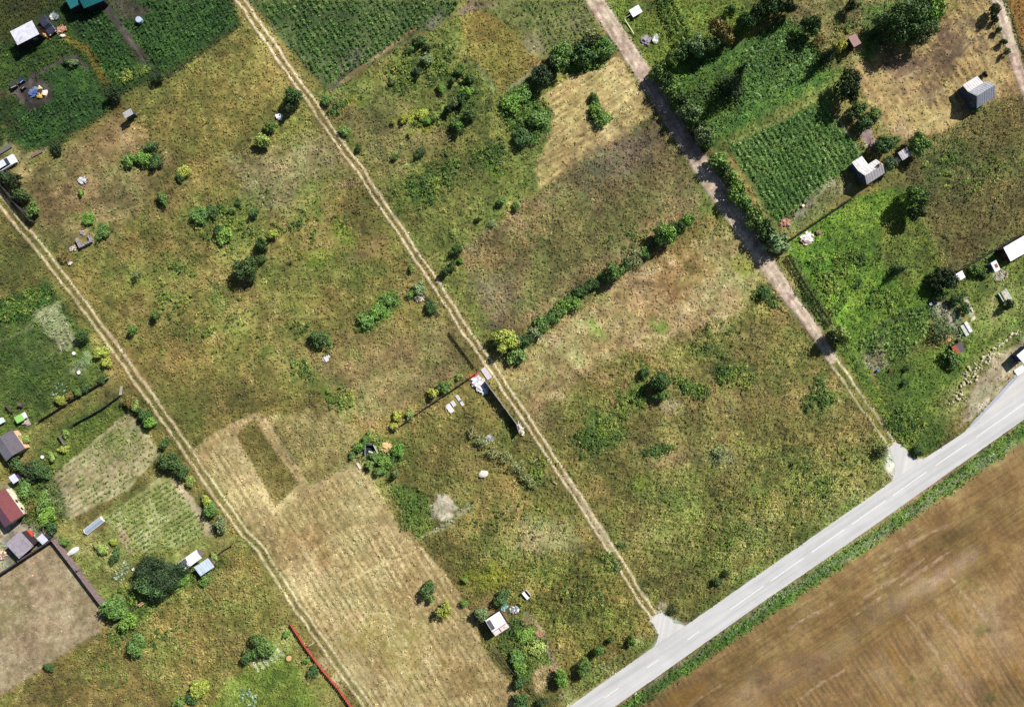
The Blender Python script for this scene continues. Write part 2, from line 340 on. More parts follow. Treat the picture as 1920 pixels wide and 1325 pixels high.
# ---- south plot
SP = [(700, 800), (905, 700), (975, 790), (1100, 990), (1222, 1160), (1225, 1195), (1010, 1325), (965, 1290), (850, 1110), (745, 935), (680, 850)]
area(SP, OLIVE, 8, 8, 1, 7, .28, .2)
area([(860, 1060), (1130, 1020), (1220, 1180), (1100, 1270), (1000, 1160)], ((92, 90, 36), (124, 114, 50), (152, 138, 70)), 24, 16, .8, 14, .45, .34)
blob(880, 860, 90, 60, 20, ((112, 96, 46), (136, 116, 60), (158, 138, 82)), .5); blob(1010, 1010, 90, 40, -10, ((120, 108, 72), (142, 128, 88), (160, 146, 108)), .5)
for b in ((1150, 1050, 30, 36, 20, WEED), (930, 1040, 60, 30, 0, OLIVEG), (1000, 890, 30, 40, 0, OLIVEG), (830, 900, 40, 20, 0, OLIVEG), (920, 1080, 50, 30, 0, YEL), (1010, 1100, 60, 40, 0, ((96, 94, 40), (128, 120, 54), (156, 144, 76)))):
    blob(*b[:5], b[5], .7, .7, 12, .4, .3)
area([(735, 920), (760, 905), (800, 925), (815, 990), (790, 1005), (765, 985)], WEED, 6, 12, .9, 14, .6, .34); blob(800, 980, 16, 22, 0, ((110, 110, 34), (140, 126, 40), (160, 140, 60)), .5)
area([(808, 950), (822, 932), (848, 935), (862, 955), (846, 974), (814, 970)], SAND, 5, 9, .9, .5, .15, .05); streak([(810, 1000), (850, 975), (880, 950)], 7, SAND, .6, 4); streak([(785, 1010), (850, 985)], 4, STRAW, .5)
area([(675, 830), (700, 810), (755, 830), (752, 860), (730, 895), (690, 880), (672, 855)], WEED, 4, 8, .85, 10, .5, .3)
blob(925, 1150, 40, 30, 30, TAN, .7, .6, 2, .15, .08); area([(945, 1170), (985, 1150), (1045, 1260), (1010, 1310), (960, 1250), (935, 1205)], WEED, 5, 8, .85, 14, .5, .3)
streak([(985, 1150), (1015, 1180), (1030, 1225), (1045, 1255)], 7, ((130, 98, 80), (156, 124, 104), (176, 146, 126)), .7, 3, 1)
area([(1000, 1260), (1025, 1245), (1042, 1255), (1015, 1305), (995, 1290)], TAN, 4, 6, .9, 3, .15, .08)
area([(1050, 1290), (1200, 1190), (1225, 1195), (1215, 1225), (1080, 1318)], ((104, 94, 42), (132, 116, 58), (160, 142, 84)), 8, 10, .8, 8, .3, .2)
# ---- mown field
MG = (58, 46, 3.4, .22)
MF = [(364, 842), (400, 812), (478, 772), (496, 785), (545, 860), (582, 915), (662, 872), (692, 893), (748, 985), (800, 1035), (850, 1095), (898, 1175), (900, 1212), (972, 1300), (985, 1345), (700, 1345), (480, 1010)]
area(MF, STRAW, 3, 3, 1, 2.4, .13, .09, 2, rows=(58, 12, (132, 110, 62), .7), grainy=(58, 60, 3.2, .34))
area([(405, 835), (480, 785), (500, 800), (562, 905), (590, 925), (520, 950)], STRAW, 4, 3, 1, 2.4, .13, .08, 2, grainy=MG)
area([(440, 815), (476, 787), (560, 908), (516, 946)], ((92, 86, 40), (112, 104, 52), (134, 122, 70)), 3, 4, .97, 5, .2, .13)
area([(505, 785), (640, 750), (690, 865), (660, 872), (584, 908)], ((112, 100, 50), (136, 122, 66), (158, 144, 90)), 8, 8, .9, 4, .2, .12, rows=(58, 17, (158, 140, 94), .6))
streak([(498, 785), (548, 865), (584, 925)], 9, STRAW, .8, 3, 2); streak([(520, 952), (560, 930), (660, 878)], 14, STRAW, .8, 4, 2)
for b in ((560, 1010, 60, 40, 30), (620, 1050, 70, 30, 60), (760, 1120, 60, 60, 0), (880, 1270, 60, 60, 40), (700, 1240, 50, 50, 0)):
    blob(*b, TAN, .45, .8)
blob(690, 1175, 70, 60, 0, ((144, 128, 74), (166, 150, 92), (186, 170, 114)), .7); blob(660, 1260, 60, 40, 30, ((170, 152, 108), (196, 178, 134), (214, 198, 156)), .6); blob(760, 1240, 50, 70, 30, ((138, 128, 66), (158, 146, 84), (180, 166, 108)), .5)
for p in ([(575, 1035), (600, 1080)], [(640, 1098), (730, 1050), (760, 1010)], [(700, 1090), (728, 1150)], [(590, 1030), (640, 1000)], [(780, 1040), (810, 1085)], [(640, 1000), (670, 1060)], [(680, 985), (720, 1060), (790, 1030)], [(620, 1190), (660, 1152), (720, 1150), (790, 1170), (840, 1240)], [(560, 1010), (610, 1090), (640, 1150)]):
    streak(p, 3.2, ((186, 160, 108), (208, 184, 132), (224, 204, 156)), .75, 2.5)
for p in ([(487, 1005), (560, 1100), (620, 1190)], [(500, 1000), (580, 1110)], [(830, 1190), (850, 1260)], [(745, 985), (790, 1040), (850, 1105)]):
    streak(p, 3, ((116, 98, 62), (140, 120, 78), (158, 138, 96)), .6, 2)
# ---- grain field beyond the asphalt
area([(1170, 1345), (1480, 1130), (1640, 1025), (1930, 818), (2080, 720), (2080, 1480), (1100, 1480)], GRAIN, 5, 8, 1, 0, .1, .05, 3, (.4, .25, .1), .12, rows=(57, 11, (160, 134, 94), .4), grainy=(57, 80, 2.4, .34))
area([(1100, 1420), (1180, 1352), (1480, 1136), (1640, 1030), (1930, 824), (2050, 740), (2000, 990), (1700, 1180), (1500, 1300), (1400, 1400)], ((92, 70, 38), (120, 94, 54), (146, 122, 78)), 20, 16, .8, 0, .1, .05, None, (.4, .25, .1), .12, grainy=(-33, 90, 2.4, .42))
for b in ((1680, 1130, 120, 30, -33, GRAINP), (1760, 1080, 120, 24, -33, ((134, 108, 84), (164, 138, 114), (196, 172, 148))), (1420, 1290, 120, 40, -33, GRAINP), (1540, 1240, 80, 30, -30, GRAINP), (1880, 1160, 40, 100, 0, GRAINP), (1650, 1260, 60, 40, 57, GRAINP), (1800, 1270, 70, 40, 57, GRAINP)):
    blob(*b[:5], b[5], .6, .9)
for b in ((1690, 1180, 40, 7, 57), (1675, 1220, 30, 9, 57), (1790, 1155, 30, 9, 57), (1640, 1235, 30, 6, 57), (1840, 1250, 90, 8, 57), (1910, 1260, 40, 14, 57), (1800, 1240, 50, 7, 57), (1650, 1305, 40, 8, 57), (1690, 1260, 60, 7, 57), (1300, 1300, 70, 20, -33), (1400, 1170, 80, 16, -33)):
    blob(*b, GOLD, .6, .8)
for p in ([(1620, 1120), (1690, 1078), (1730, 1048)], [(1650, 1045), (1720, 1010), (1775, 985)], [(1640, 1070), (1680, 1045)], [(1735, 1068), (1765, 1048)], [(1690, 1095), (1740, 1060), (1790, 1030)], [(1480, 1180), (1560, 1130)], [(1600, 1155), (1660, 1115)], [(1785, 1085), (1812, 1120), (1850, 1160)], [(1700, 1155), (1760, 1230), (1830, 1325)], [(1760, 1150), (1800, 1200)], [(1290, 1325), (1350, 1285)], [(1500, 1310), (1580, 1255)]):
    streak(p, 3.4, ((150, 122, 94), (178, 152, 124), (204, 182, 156)), .65, 5)
for b in ((1838, 1182, 14, 16), (1828, 1200, 8, 8), (1760, 1262, 20, 20), (1710, 1272, 12, 10), (1818, 1090, 8, 12), (1790, 1310, 14, 8), (1585, 1105, 12, 8), (1860, 1310, 16, 8)):
    blob(*b, 0, ((70, 74, 34), (92, 92, 44), (112, 108, 58)), .6, .9)
for p in ([(1850, 1000), (1880, 1080), (1900, 1180)], [(1880, 830), (1915, 900)]): streak(p, 30, ((100, 72, 40), (124, 92, 52), (146, 114, 74)), .5, 12, f=10)
# ---- verges of the asphalt road
area([(1150, 1335), (1440, 1126), (1617, 1006), (1940, 776), (1940, 812), (1640, 1022), (1480, 1128), (1180, 1335)], GREEN, 4, 9, .95, 13, .4, .3)
streak([(1200, 1300), (1330, 1210), (1480, 1110), (1640, 1008), (1900, 825)], 7, ((120, 126, 96), (156, 160, 130), (190, 192, 166)), .4, 9, f=4)
streak([(1140, 1336), (1440, 1125), (1617, 1004), (1930, 783)], 5, ((112, 86, 58), (140, 112, 80), (164, 138, 106)), .9, 2, 1)
area([(1060, 1325), (1227, 1212), (1226, 1195), (1200, 1200), (1030, 1312)], ((92, 98, 44), (120, 120, 58), (156, 150, 92)), 5, 8, .8, 9, .3, .2)
streak([(1060, 1328), (1150, 1265), (1226, 1214)], 6, ((140, 124, 86), (166, 150, 110), (186, 172, 136)), .8, 3, 2)
area([(1291, 1170), (1440, 1065), (1532, 1000), (1672, 902), (1676, 878), (1660, 870), (1450, 1035), (1290, 1150)], ((80, 92, 36), (106, 112, 50), (138, 136, 78)), 8, 8, .85, 9, .3, .2)
for q in ((1230, 1150, 22, 16), (1672, 842, 16, 14), (1720, 868, 16, 8), (1284, 1176, 16, 8)): blob(*q, -33, SAND, .7, .9, 1, .1, .03, .7)
streak([(1291, 1172), (1440, 1069), (1600, 955)], 5, ((128, 118, 84), (154, 144, 108), (176, 168, 134)), .8, 3, 2)
# ---- north-east gardens
area([(1130, 0), (1290, 0), (1480, 0), (1340, 110), (1240, 130), (1205, 120)], ((70, 88, 28), (94, 112, 38), (120, 132, 52)), 5, 6, 1, 10, .26, .2)
area([(1220, 140), (1340, 100), (1530, 10), (1620, 10), (1600, 130), (1560, 200), (1480, 230), (1350, 290), (1310, 260)], GREEN, 5, 6, 1, 8, .4, .25)
area([(1240, 150), (1400, 110), (1400, 180), (1340, 250), (1320, 250)], ((58, 84, 28), (86, 114, 40), (112, 138, 54)), 8, 8, .8, 14, .5, .35)
area([(1340, 265), (1560, 150), (1600, 130), (1612, 150), (1540, 195), (1350, 300)], ((76, 92, 34), (104, 116, 48), (130, 138, 66)), 5, 6, .9, 7, .22, .15); streak([(1370, 270), (1480, 215), (1560, 165)], 4, ((120, 112, 56), (146, 134, 74), (166, 154, 94)), .7, 3)
area([(1480, 30), (1500, 0), (1680, 0), (1660, 90), (1600, 130), (1560, 125), (1530, 80)], ((94, 84, 44), (126, 108, 62), (158, 136, 88)), 5, 8, .95, 6, .25, .18)
area([(1500, 40), (1530, 60), (1590, 95), (1600, 125), (1550, 130), (1530, 90)], ((74, 78, 34), (102, 100, 44), (132, 124, 60)), 8, 8, .8, 10, .4, .28)
area([(1600, 128), (1690, 60), (1800, 0), (1856, 0), (1880, 80), (1915, 180), (1850, 190), (1790, 230), (1770, 250), (1690, 268), (1640, 215)], ((108, 88, 54), (138, 115, 74), (172, 148, 100)), 5, 6, 1, 2, .14, .12, 4, rows=(58, 13, (186, 158, 104), .5), grainy=(58, 50, 3.4, .4))
blob(1800, 80, 60, 40, -20, ((98, 76, 56), (122, 98, 74), (142, 120, 94)), .6); blob(1700, 140, 50, 40, 0, ((98, 78, 58), (120, 98, 76), (140, 118, 96)), .6); blob(1730, 225, 60, 22, -25, TAN, .6); blob(1640, 165, 20, 50, -30, TAN, .5)
area([(1620, 12), (1690, 0), (1760, 0), (1620, 118)], GREEN, 5, 8, .8, 10, .35, .25)
for q in ([(1640, 150), (1720, 95), (1850, 20)], [(1625, 170), (1660, 250)], [(1660, 165), (1800, 90), (1890, 60)], [(1700, 250), (1790, 205), (1860, 150)], [(1690, 215), (1800, 150)], [(1840, 40), (1880, 130)], [(1825, 60), (1870, 140)]): streak(q, 5, STRAW, .75, 5)
for q in ((1800, 70, 60, 50), (1760, 120, 50, 34), (1690, 120, 40, 30), (1740, 180, 40, 26)): blob(*q, -30, ((84, 66, 52), (108, 86, 68), (128, 106, 86)), .6, .8, 2)
streak([(1640, 120), (1700, 72), (1800, 10)], 8, ((90, 92, 38), (116, 116, 52), (140, 138, 70)), .7, 4)
area([(1690, 262), (1770, 252), (1800, 232), (1860, 190), (1940, 175), (1940, 430), (1780, 512), (1745, 430), (1700, 340)], ((70, 66, 30), (92, 84, 40), (116, 104, 54)), 6, 8, 1, 9, .32, .24)
blob(1780, 300, 70, 40, -20, ((62, 74, 30), (84, 94, 40), (108, 112, 54)), .6); blob(1890, 240, 40, 50, 0, ((84, 74, 32), (106, 90, 42), (126, 106, 54)), .6); blob(1830, 420, 70, 50, 0, ((82, 68, 32), (104, 86, 42), (124, 104, 56)), .5)
area([(1885, 0), (1940, -5), (2060, -5), (2060, 200), (1945, 190)], ((104, 70, 28), (130, 92, 40), (148, 110, 54)), 4, 3, 1, 5, .2, .1, 3)
streak([(1884, 0), (1915, 90), (1950, 190)], 6, DKWEED, .95, 2, 12)
area([(1365, 275), (1545, 185), (1622, 290), (1590, 330), (1482, 415), (1455, 425)], ((50, 78, 30), (72, 100, 42), (100, 122, 60)), 4, 4, 1, 4, .2, .12, 5)
area([(1470, 400), (1590, 320), (1600, 355), (1480, 440)], ((92, 94, 48), (120, 118, 66), (148, 144, 96)), 5, 5, .95, 6, .25, .16)
area([(1487, 400), (1515, 365), (1530, 378), (1490, 412)], GREY, 2, 2, .9, 1, .15, .05); area([(1517, 364), (1560, 330), (1568, 345), (1525, 378)], ((110, 116, 76), (138, 140, 100), (160, 160, 124)), 2, 3, .8, 3, .2, .1)
area([(1470, 465), (1480, 450), (1600, 368), (1690, 345), (1715, 380), (1765, 500), (1770, 560), (1720, 640), (1660, 700), (1620, 690), (1570, 610)], ((64, 92, 26), (92, 124, 36), (126, 154, 54)), 5, 6, 1, 9, .3, .22)
area([(1480, 475), (1560, 450), (1560, 560), (1600, 600), (1580, 620)], ((52, 92, 24), (78, 122, 34), (108, 148, 48)), 16, 10, .8, 9, .25, .18)
area([(1660, 420), (1730, 410), (1765, 500), (1700, 540), (1640, 480)], ((74, 78, 30), (100, 100, 42), (124, 120, 56)), 18, 12, .7)
blob(1545, 545, 50, 50, 0, ((70, 104, 30), (110, 142, 46), (170, 186, 76)), .5); blob(1640, 540, 40, 50, 0, ((70, 108, 30), (104, 140, 44), (140, 168, 60)), .5)
area([(1600, 640), (1690, 580), (1735, 570), (1750, 630), (1680, 690), (1640, 700)], WEED, 6, 8, .8, 8, .3, .22); area([(1610, 670), (1650, 640), (1672, 690), (1640, 702)], ((132, 112, 84), (158, 138, 108), (180, 162, 132)), 6, 10, .6, 4, .2, .1)
area([(1480, 480), (1500, 485), (1560, 600), (1548, 625), (1500, 560)], ((34, 52, 22), (58, 80, 32), (92, 112, 52)), 4, 7, .75, 14, .6, .35)
area([(1560, 640), (1600, 650), (1700, 830), (1730, 858), (1700, 845), (1600, 700)], ((70, 96, 30), (98, 124, 42), (126, 148, 58)), 4, 5, .95, 9, .26, .2)
area([(1640, 700), (1720, 660), (1800, 640), (1940, 560), (1940, 640), (1830, 700), (1790, 760), (1760, 840), (1730, 858), (1690, 830)], ((64, 88, 28), (92, 114, 40), (122, 138, 58)), 6, 7, 1, 8, .24, .18)
area([(1750, 800), (1770, 740), (1840, 660), (1940, 600), (1940, 640), (1850, 700), (1800, 790)], ((104, 104, 50), (130, 124, 68), (152, 144, 90)), 14, 8, .7, 5, .2, .14)
area([(1796, 806), (1822, 728), (1862, 672), (1940, 622), (1940, 668), (1904, 694), (1822, 786)], ((128, 112, 82), (156, 138, 106), (180, 164, 130)), 6, 7, .95, 1.5, .14, .08)
streak([(1820, 785), (1870, 735), (1908, 700)], 6, SAND, .7, 4, 1)
area([(1760, 520), (1800, 500), (1940, 430), (1940, 570), (1830, 600), (1770, 570)], ((68, 88, 32), (94, 112, 42), (120, 134, 58)), 6, 8, 1, 8, .25, .18)
area([(1810, 590), (1870, 530), (1940, 540), (1940, 600), (1840, 640)], ((94, 102, 44), (120, 122, 58), (144, 142, 78)), 14, 8, .8, 5, .18, .12)
streak([(1862, 590), (1862, 560), (1880, 535)], 4, STRAW, .6, 2); streak([(1858, 590), (1880, 620), (1900, 650)], 5, TAN, .4, 3)
area([(1735, 575), (1760, 555), (1800, 570), (1815, 630), (1790, 640), (1755, 620)], ((76, 84, 50), (108, 112, 74), (150, 146, 112)), 4, 6, .85, 8, .35, .22)
for p in ([(1768, 570), (1790, 612)], [(1755, 565), (1768, 590)]): streak(p, 8, ((120, 96, 80), (146, 122, 104), (168, 146, 130)), .8, 2, 1)
for q, pq in (([(1764, 573), (1772, 568), (1795, 606), (1786, 612)], ((126, 102, 88), (152, 128, 112), (176, 154, 138))), ([(1748, 562), (1757, 557), (1767, 584), (1758, 589)], ((130, 118, 96), (160, 148, 124), (190, 180, 160))), ([(1806, 562), (1813, 557), (1831, 598), (1823, 602)], SAND), ([(1779, 566), (1788, 562), (1806, 596), (1797, 602)], ((90, 112, 84), (124, 142, 110), (160, 172, 146)))): area(q, pq, 1.5, 2, .9, .6, .15, .06); streak([(1795, 575), (1810, 600)], 3, GOLD, .8, 1)
blob(1782, 645, 20, 16, 40, ((150, 116, 76), (176, 140, 96), (196, 164, 120)), .6)
blob(1877, 517, 15, 10, -20, ((150, 130, 108), (178, 160, 138), (204, 190, 170)), .8, .4, 4)
area([(1612, 243), (1630, 238), (1646, 272), (1628, 284)], ((110, 88, 76), (136, 112, 98), (158, 136, 122)), 2, 2, .95, .4, .1, .05)
streak([(1566, 212), (1590, 250), (1612, 285)], 3.5, ((150, 140, 112), (176, 166, 140), (196, 188, 166)), .8, 1.5); streak([(1608, 245), (1625, 280)], 2.5, SAND, .7, 1)
area([(1670, 240), (1690, 222), (1715, 255), (1692, 268)], ((110, 88, 64), (142, 118, 88), (178, 152, 118)), 3, 3, .8, 1, .1, .1, rows=(58, 6, (90, 66, 48), .9))
# ---- north gardens
area([(465, 0), (865, 0), (848, 28), (792, 58), (700, 120), (640, 162), (612, 170), (560, 110)], ((52, 70, 34), (72, 90, 46), (98, 110, 64)), 4, 5, 1, 3, .2, .1, 5)
blob(665, 110, 44, 20, -33, ((84, 80, 66), (112, 106, 90), (140, 134, 116)), .7); blob(812, 45, 24, 14, -33, GREY, .6); blob(600, 120, 40, 30, 40, ((64, 82, 44), (92, 106, 64), (118, 130, 88)), .5)
streak([(626, 166), (640, 145), (648, 128)], 12, ((54, 46, 42), (76, 66, 60), (96, 86, 78)), .85, 4, 1); streak([(640, 155), (700, 112), (780, 52)], 7, ((136, 108, 74), (160, 132, 94), (180, 154, 116)), .9, 2, 1); streak([(645, 152), (700, 114), (775, 58)], 2, ((90, 66, 42), (112, 84, 56), (130, 104, 74)), .6, 1)
area([(865, 0), (930, 0), (1100, 0), (1130, 70), (1075, 130), (1030, 130), (985, 65)], ((70, 80, 38), (96, 102, 54), (124, 126, 74)), 4, 5, 1, 2, .2, .1, 5)
blob(1005, 85, 34, 26, 40, ((96, 88, 66), (124, 114, 88), (150, 140, 114)), .6); blob(1085, 40, 20, 24, 40, ((90, 86, 58), (116, 110, 78), (140, 134, 100)), .5)
area([(880, 0), (900, 0), (930, 8), (860, 32), (858, 18)], ((92, 70, 60), (116, 92, 80), (136, 112, 98)), 4, 4, .7)
area([(1020, 130), (1075, 95), (1140, 60), (1155, 95), (1120, 130), (1080, 140)], GREEN, 4, 7, .95, 12, .6, .4)
streak([(1012, 122), (985, 145), (950, 165)], 7, ((120, 104, 76), (146, 128, 98), (166, 150, 118)), .8, 3, 1); streak([(895, 120), (930, 170)], 4, GREY, .5, 3)
# ---- north-west gardens (dark clover lawns, potatoes)
area([(-100, -60), (425, -40), (450, 50), (312, 142), (210, 190), (200, 215), (100, 280), (-100, 330)], ((32, 52, 16), (46, 68, 22), (64, 86, 30)), 6, 6, 1, 8, .22, .16)
area([(-100, -60), (130, -40), (60, 60), (-100, 130)], ((44, 46, 14), (60, 60, 20), (76, 76, 28)), 16, 10, .8)
area([(135, 40), (195, 15), (265, 145), (208, 165)], GREEND, 4, 5, 1, 4, .2, .14, 5); area([(205, 0), (430, 0), (446, 45), (292, 136), (262, 90), (225, 40)], GREEND, 4, 5, 1, 4, .2, .14, 5)
streak([(192, 5), (240, 70), (295, 145)], 16, SOILD, .95, 3, .3); streak([(240, 70), (280, 130)], 2, ((110, 86, 66), (130, 106, 84), (150, 126, 104)), .6, 1); area([(205, 0), (250, 0), (285, 20), (250, 40), (225, 30)], SOILD, 4, 5, .8, 1)
streak([(120, 70), (160, 90), (200, 155)], 18, ((82, 64, 20), (104, 82, 28), (122, 100, 38)), .8, 6)
area([(25, 250), (22, 210), (150, 165), (195, 185), (205, 205), (60, 282), (30, 280)], GREEND, 4, 5, 1, 4, .2, .14, 5); area([(85, 140), (150, 110), (190, 180), (110, 185)], GREEND, 4, 5, .9, 4, .2, .14, 5)
area([(20, 170), (60, 145), (95, 160), (98, 185), (56, 212)], SOILD, 4, 4, .95, .3); streak([(60, 145), (115, 112), (140, 105), (162, 130)], 11, SOILD, .9, 3, .3); streak([(22, 172), (0, 178), (-40, 190)], 12, ((66, 56, 34), (84, 72, 46), (100, 88, 58)), .8, 3)
streak([(0, 240), (25, 230), (40, 250)], 10, ((64, 60, 26), (86, 80, 36), (104, 96, 48)), .7, 4); area([(-60, 330), (10, 260), (45, 285), (85, 280), (30, 330)], ((104, 92, 52), (128, 114, 66), (150, 136, 88)), 8, 8, .9, 2, .15, .08)
streak([(30, 300), (60, 290), (86, 280)], 9, ((120, 100, 80), (144, 122, 100), (164, 144, 122)), .5, 3)
blob(205, 165, 12, 14, 0, DKWEED, .9, .5, 12, .5, .3); streak([(450, 46), (380, 98), (312, 142)], 7, DKWEED, .9, 3, 14); streak([(424, 0), (448, 44)], 7, DKWEED, .8, 3, 14)
blob(240, 140, 40, 14, -20, WEED, .7, .6, 12, .45, .3)
# ---- west gardens
area([(-100, 370), (60, 480), (160, 630), (250, 800), (200, 720), (60, 800), (-100, 860)], ((52, 72, 28), (76, 94, 38), (104, 118, 54)), 6, 6, 1, 7, .25, .18)
area([(-100, 380), (10, 385), (90, 495), (70, 540), (-60, 590)], OLIVED, 12, 10, .9, 5, .22, .15)
area([(-10, 570), (85, 530), (105, 560), (50, 600), (-10, 610)], GREEND, 4, 7, .9, 14, .6, .35)
area([(60, 585), (108, 565), (145, 645), (112, 660)], ((104, 100, 66), (132, 124, 86), (156, 148, 108)), 5, 6, .8, 2, .2, .1, rows=(62, 9, (166, 150, 118), .8)); area([(70, 690), (20, 650), (60, 625), (105, 660)], ((66, 88, 36), (90, 112, 50), (116, 134, 70)), 5, 5, .8, 5, .2, .12, rows=(-33, 10, (134, 124, 90), .6)); streak([(0, 640), (60, 612)], 8, ((112, 102, 72), (136, 124, 92), (156, 146, 112)), .7, 3); area([(0, 620), (60, 610), (100, 680), (40, 740), (0, 720)], ((46, 68, 28), (66, 90, 36), (90, 112, 50)), 10, 10, .7)
area([(120, 700), (160, 660), (180, 670), (150, 705)], ((84, 90, 60), (108, 112, 78), (130, 134, 98)), 6, 6, .7)
area([(60, 800), (76, 786), (205, 708), (228, 735), (240, 752), (140, 800), (60, 880), (40, 850)], ((80, 80, 36), (108, 100, 48), (130, 120, 62)), 6, 5, 1, 4, .16, .1); blob(110, 815, 30, 20, -30, ((100, 84, 46), (124, 102, 58), (142, 120, 74)), .5)
area([(60, 860), (100, 800), (230, 740), (248, 770), (160, 850), (80, 900), (20, 930)], ((60, 84, 30), (86, 108, 42), (112, 130, 58)), 8, 6, .8, 7)
area([(75, 915), (120, 872), (240, 772), (300, 850), (240, 920), (125, 978)], ((136, 126, 90), (164, 152, 114), (188, 178, 142)), 2.5, 2.5, 1, .5, .1, .08, 5, rows=(-33, 9, (104, 112, 62), .55)); blob(220, 830, 50, 24, -33, ((90, 110, 50), (118, 134, 66), (146, 156, 90)), .6); blob(110, 930, 26, 34, 0, GREY, .5)
area([(122, 984), (240, 924), (302, 868), (310, 890), (250, 940), (140, 1005)], ((84, 84, 36), (110, 104, 48), (134, 126, 66)), 4, 4, .95, 4, .15, .1); streak([(125, 1000), (240, 928), (290, 885)], 4, ((76, 58, 32), (98, 78, 46), (118, 98, 62)), .8, 2)
area([(192, 972), (305, 892), (330, 900), (388, 972), (392, 1005), (330, 1040), (255, 1060), (215, 1000)], ((110, 118, 62), (142, 144, 88), (172, 172, 124)), 2.5, 3, 1, .6, .1, .08, 5); streak([(330, 905), (365, 950), (392, 1000)], 16, SAND, .8, 5, .4)
streak([(222, 992), (232, 1010), (242, 1032)], 17, ((150, 124, 98), (176, 150, 122), (196, 172, 146)), .95, 2, .3); area([(176, 1000), (215, 985), (240, 1040), (260, 1060), (210, 1090), (170, 1060)], ((70, 90, 38), (100, 116, 52), (134, 142, 78)), 8, 8, .7, 8)
area([(105, 1010), (150, 1000), (330, 1050), (310, 1110), (230, 1150), (190, 1125)], ((84, 92, 40), (112, 114, 54), (140, 138, 76)), 10, 8, .7, 6, .22, .15)
area([(230, 1045), (345, 1020), (420, 990), (440, 1015), (390, 1045), (300, 1090)], ((100, 100, 46), (126, 122, 60), (150, 144, 82)), 8, 6, .85, 4, .16, .1)
area([(-100, 1120), (0, 1080), (104, 1014), (192, 1135), (186, 1185), (80, 1250), (0, 1305), (-100, 1380)], LOT, 4, 4, 1, 1.2, .08, .04, 6)
blob(20, 1150, 40, 50, 0, ((110, 108, 68), (132, 126, 84), (150, 144, 104)), .5); blob(60, 1240, 40, 14, -30, ((120, 112, 78), (142, 130, 96), (160, 150, 116)), .5)
area([(-100, 1400), (0, 1310), (190, 1190), (280, 1120), (440, 1022), (520, 1140), (545, 1175), (600, 1345), (-100, 1480)], ((90, 84, 36), (116, 104, 48), (142, 126, 68)), 8, 7, 1, 9, .3, .24)
area([(0, 1330), (100, 1260), (250, 1230), (300, 1325), (0, 1380)], ((92, 76, 38), (116, 96, 50), (138, 118, 68)), 14, 10, .7, 6, .25, .16)
area([(200, 1140), (320, 1070), (420, 1040), (430, 1055), (330, 1110), (230, 1190)], WEED, 6, 8, .8, 13, .45, .3)
area([(395, 1325), (430, 1270), (540, 1210), (600, 1325), (560, 1350), (380, 1350)], ((78, 100, 36), (106, 126, 48), (136, 150, 68)), 8, 7, .9, 7, .22, .16)
area([(480, 1170), (545, 1175), (650, 1325), (600, 1325), (540, 1225)], ((104, 98, 44), (130, 120, 58), (154, 142, 80)), 7, 6, .85, 6, .22, .15)
for i in range(6): streak([(474 + i * 9, 1243 - i * 5), (484 + i * 9, 1258 - i * 6)], 5, SAND, .8, 1.5, .5)
area([(0, 1000), (12, 975), (60, 980), (100, 1000), (0, 1076)], ((96, 88, 72), (122, 114, 96), (146, 138, 120)), 6, 6, .8, 1); area([(0, 905), (20, 905), (60, 1000), (0, 1000)], ((120, 106, 82), (146, 132, 106), (164, 152, 128)), 6, 5, .7, 1)
area([(20, 900), (90, 860), (130, 975), (70, 1000)], WEED, 6, 8, .7, 12, .5, .3)
# ---- farm tracks and the dirt road
T_WEST = [(-120, 215), (-5, 370), (97, 494), (228, 668), (345, 838), (459, 1000), (487, 1030), (560, 1140), (690, 1326), (760, 1425)]
T_MID = [(380, -95), (450, 0), (565, 165), (687, 337), (814, 530), (907, 670), (960, 746), (1040, 868), (1128, 1000), (1222, 1150)]
T_EAST = [(1552, 660), (1604, 735), (1641, 788), (1673, 838)]
def track(pts, off, rw, pal, mid, reg):
    xs, ys = zip(*pts); sl = bbox(xs, ys, 20)
    d, al = line_sd(PX[sl], PY[sl], pts); d = d + (NB[sl] - .5) * 5 + (NE_[sl] - .5) * 5
    body = sstep(off + rw + 3, off + rw - 2, np.abs(d) + (NC[sl] - .5) * 2)
    put(sl, body * .85, shade3(mid, sl), 4, .16, .06, reg)
    r = sstep(rw / 2 + 1.6, rw / 2 - 1.2, np.abs(np.abs(d) - off) + (NC[sl] - .5) * 3.4 + (NB[sl] - .5) * 1.5) * np.clip(0.84 + 1.2 * (fbm(al / 90, d * 0 + off, 61, 3) - .3) + .8 * (NE_[sl] - .4) + .5 * (NC[sl] - .5), 0, 1)
    put(sl, r, shade3(pal, sl, (.2, .3, .5), .3), 0, .1, .03)
track(T_WEST, 6.8, 4.4, ((172, 150, 116), (204, 184, 150), (230, 214, 184)), ((92, 92, 44), (116, 112, 56), (140, 132, 76)), 1)
track(T_MID, 6.0, 3.9, RUT, OLIVE, 1)
track(T_EAST, 7.0, 3.4, RUT, OLIVEG, 1)
streak([(1060, 893), (1128, 998), (1150, 1032)], 7, RUT, .6, 4, 0)
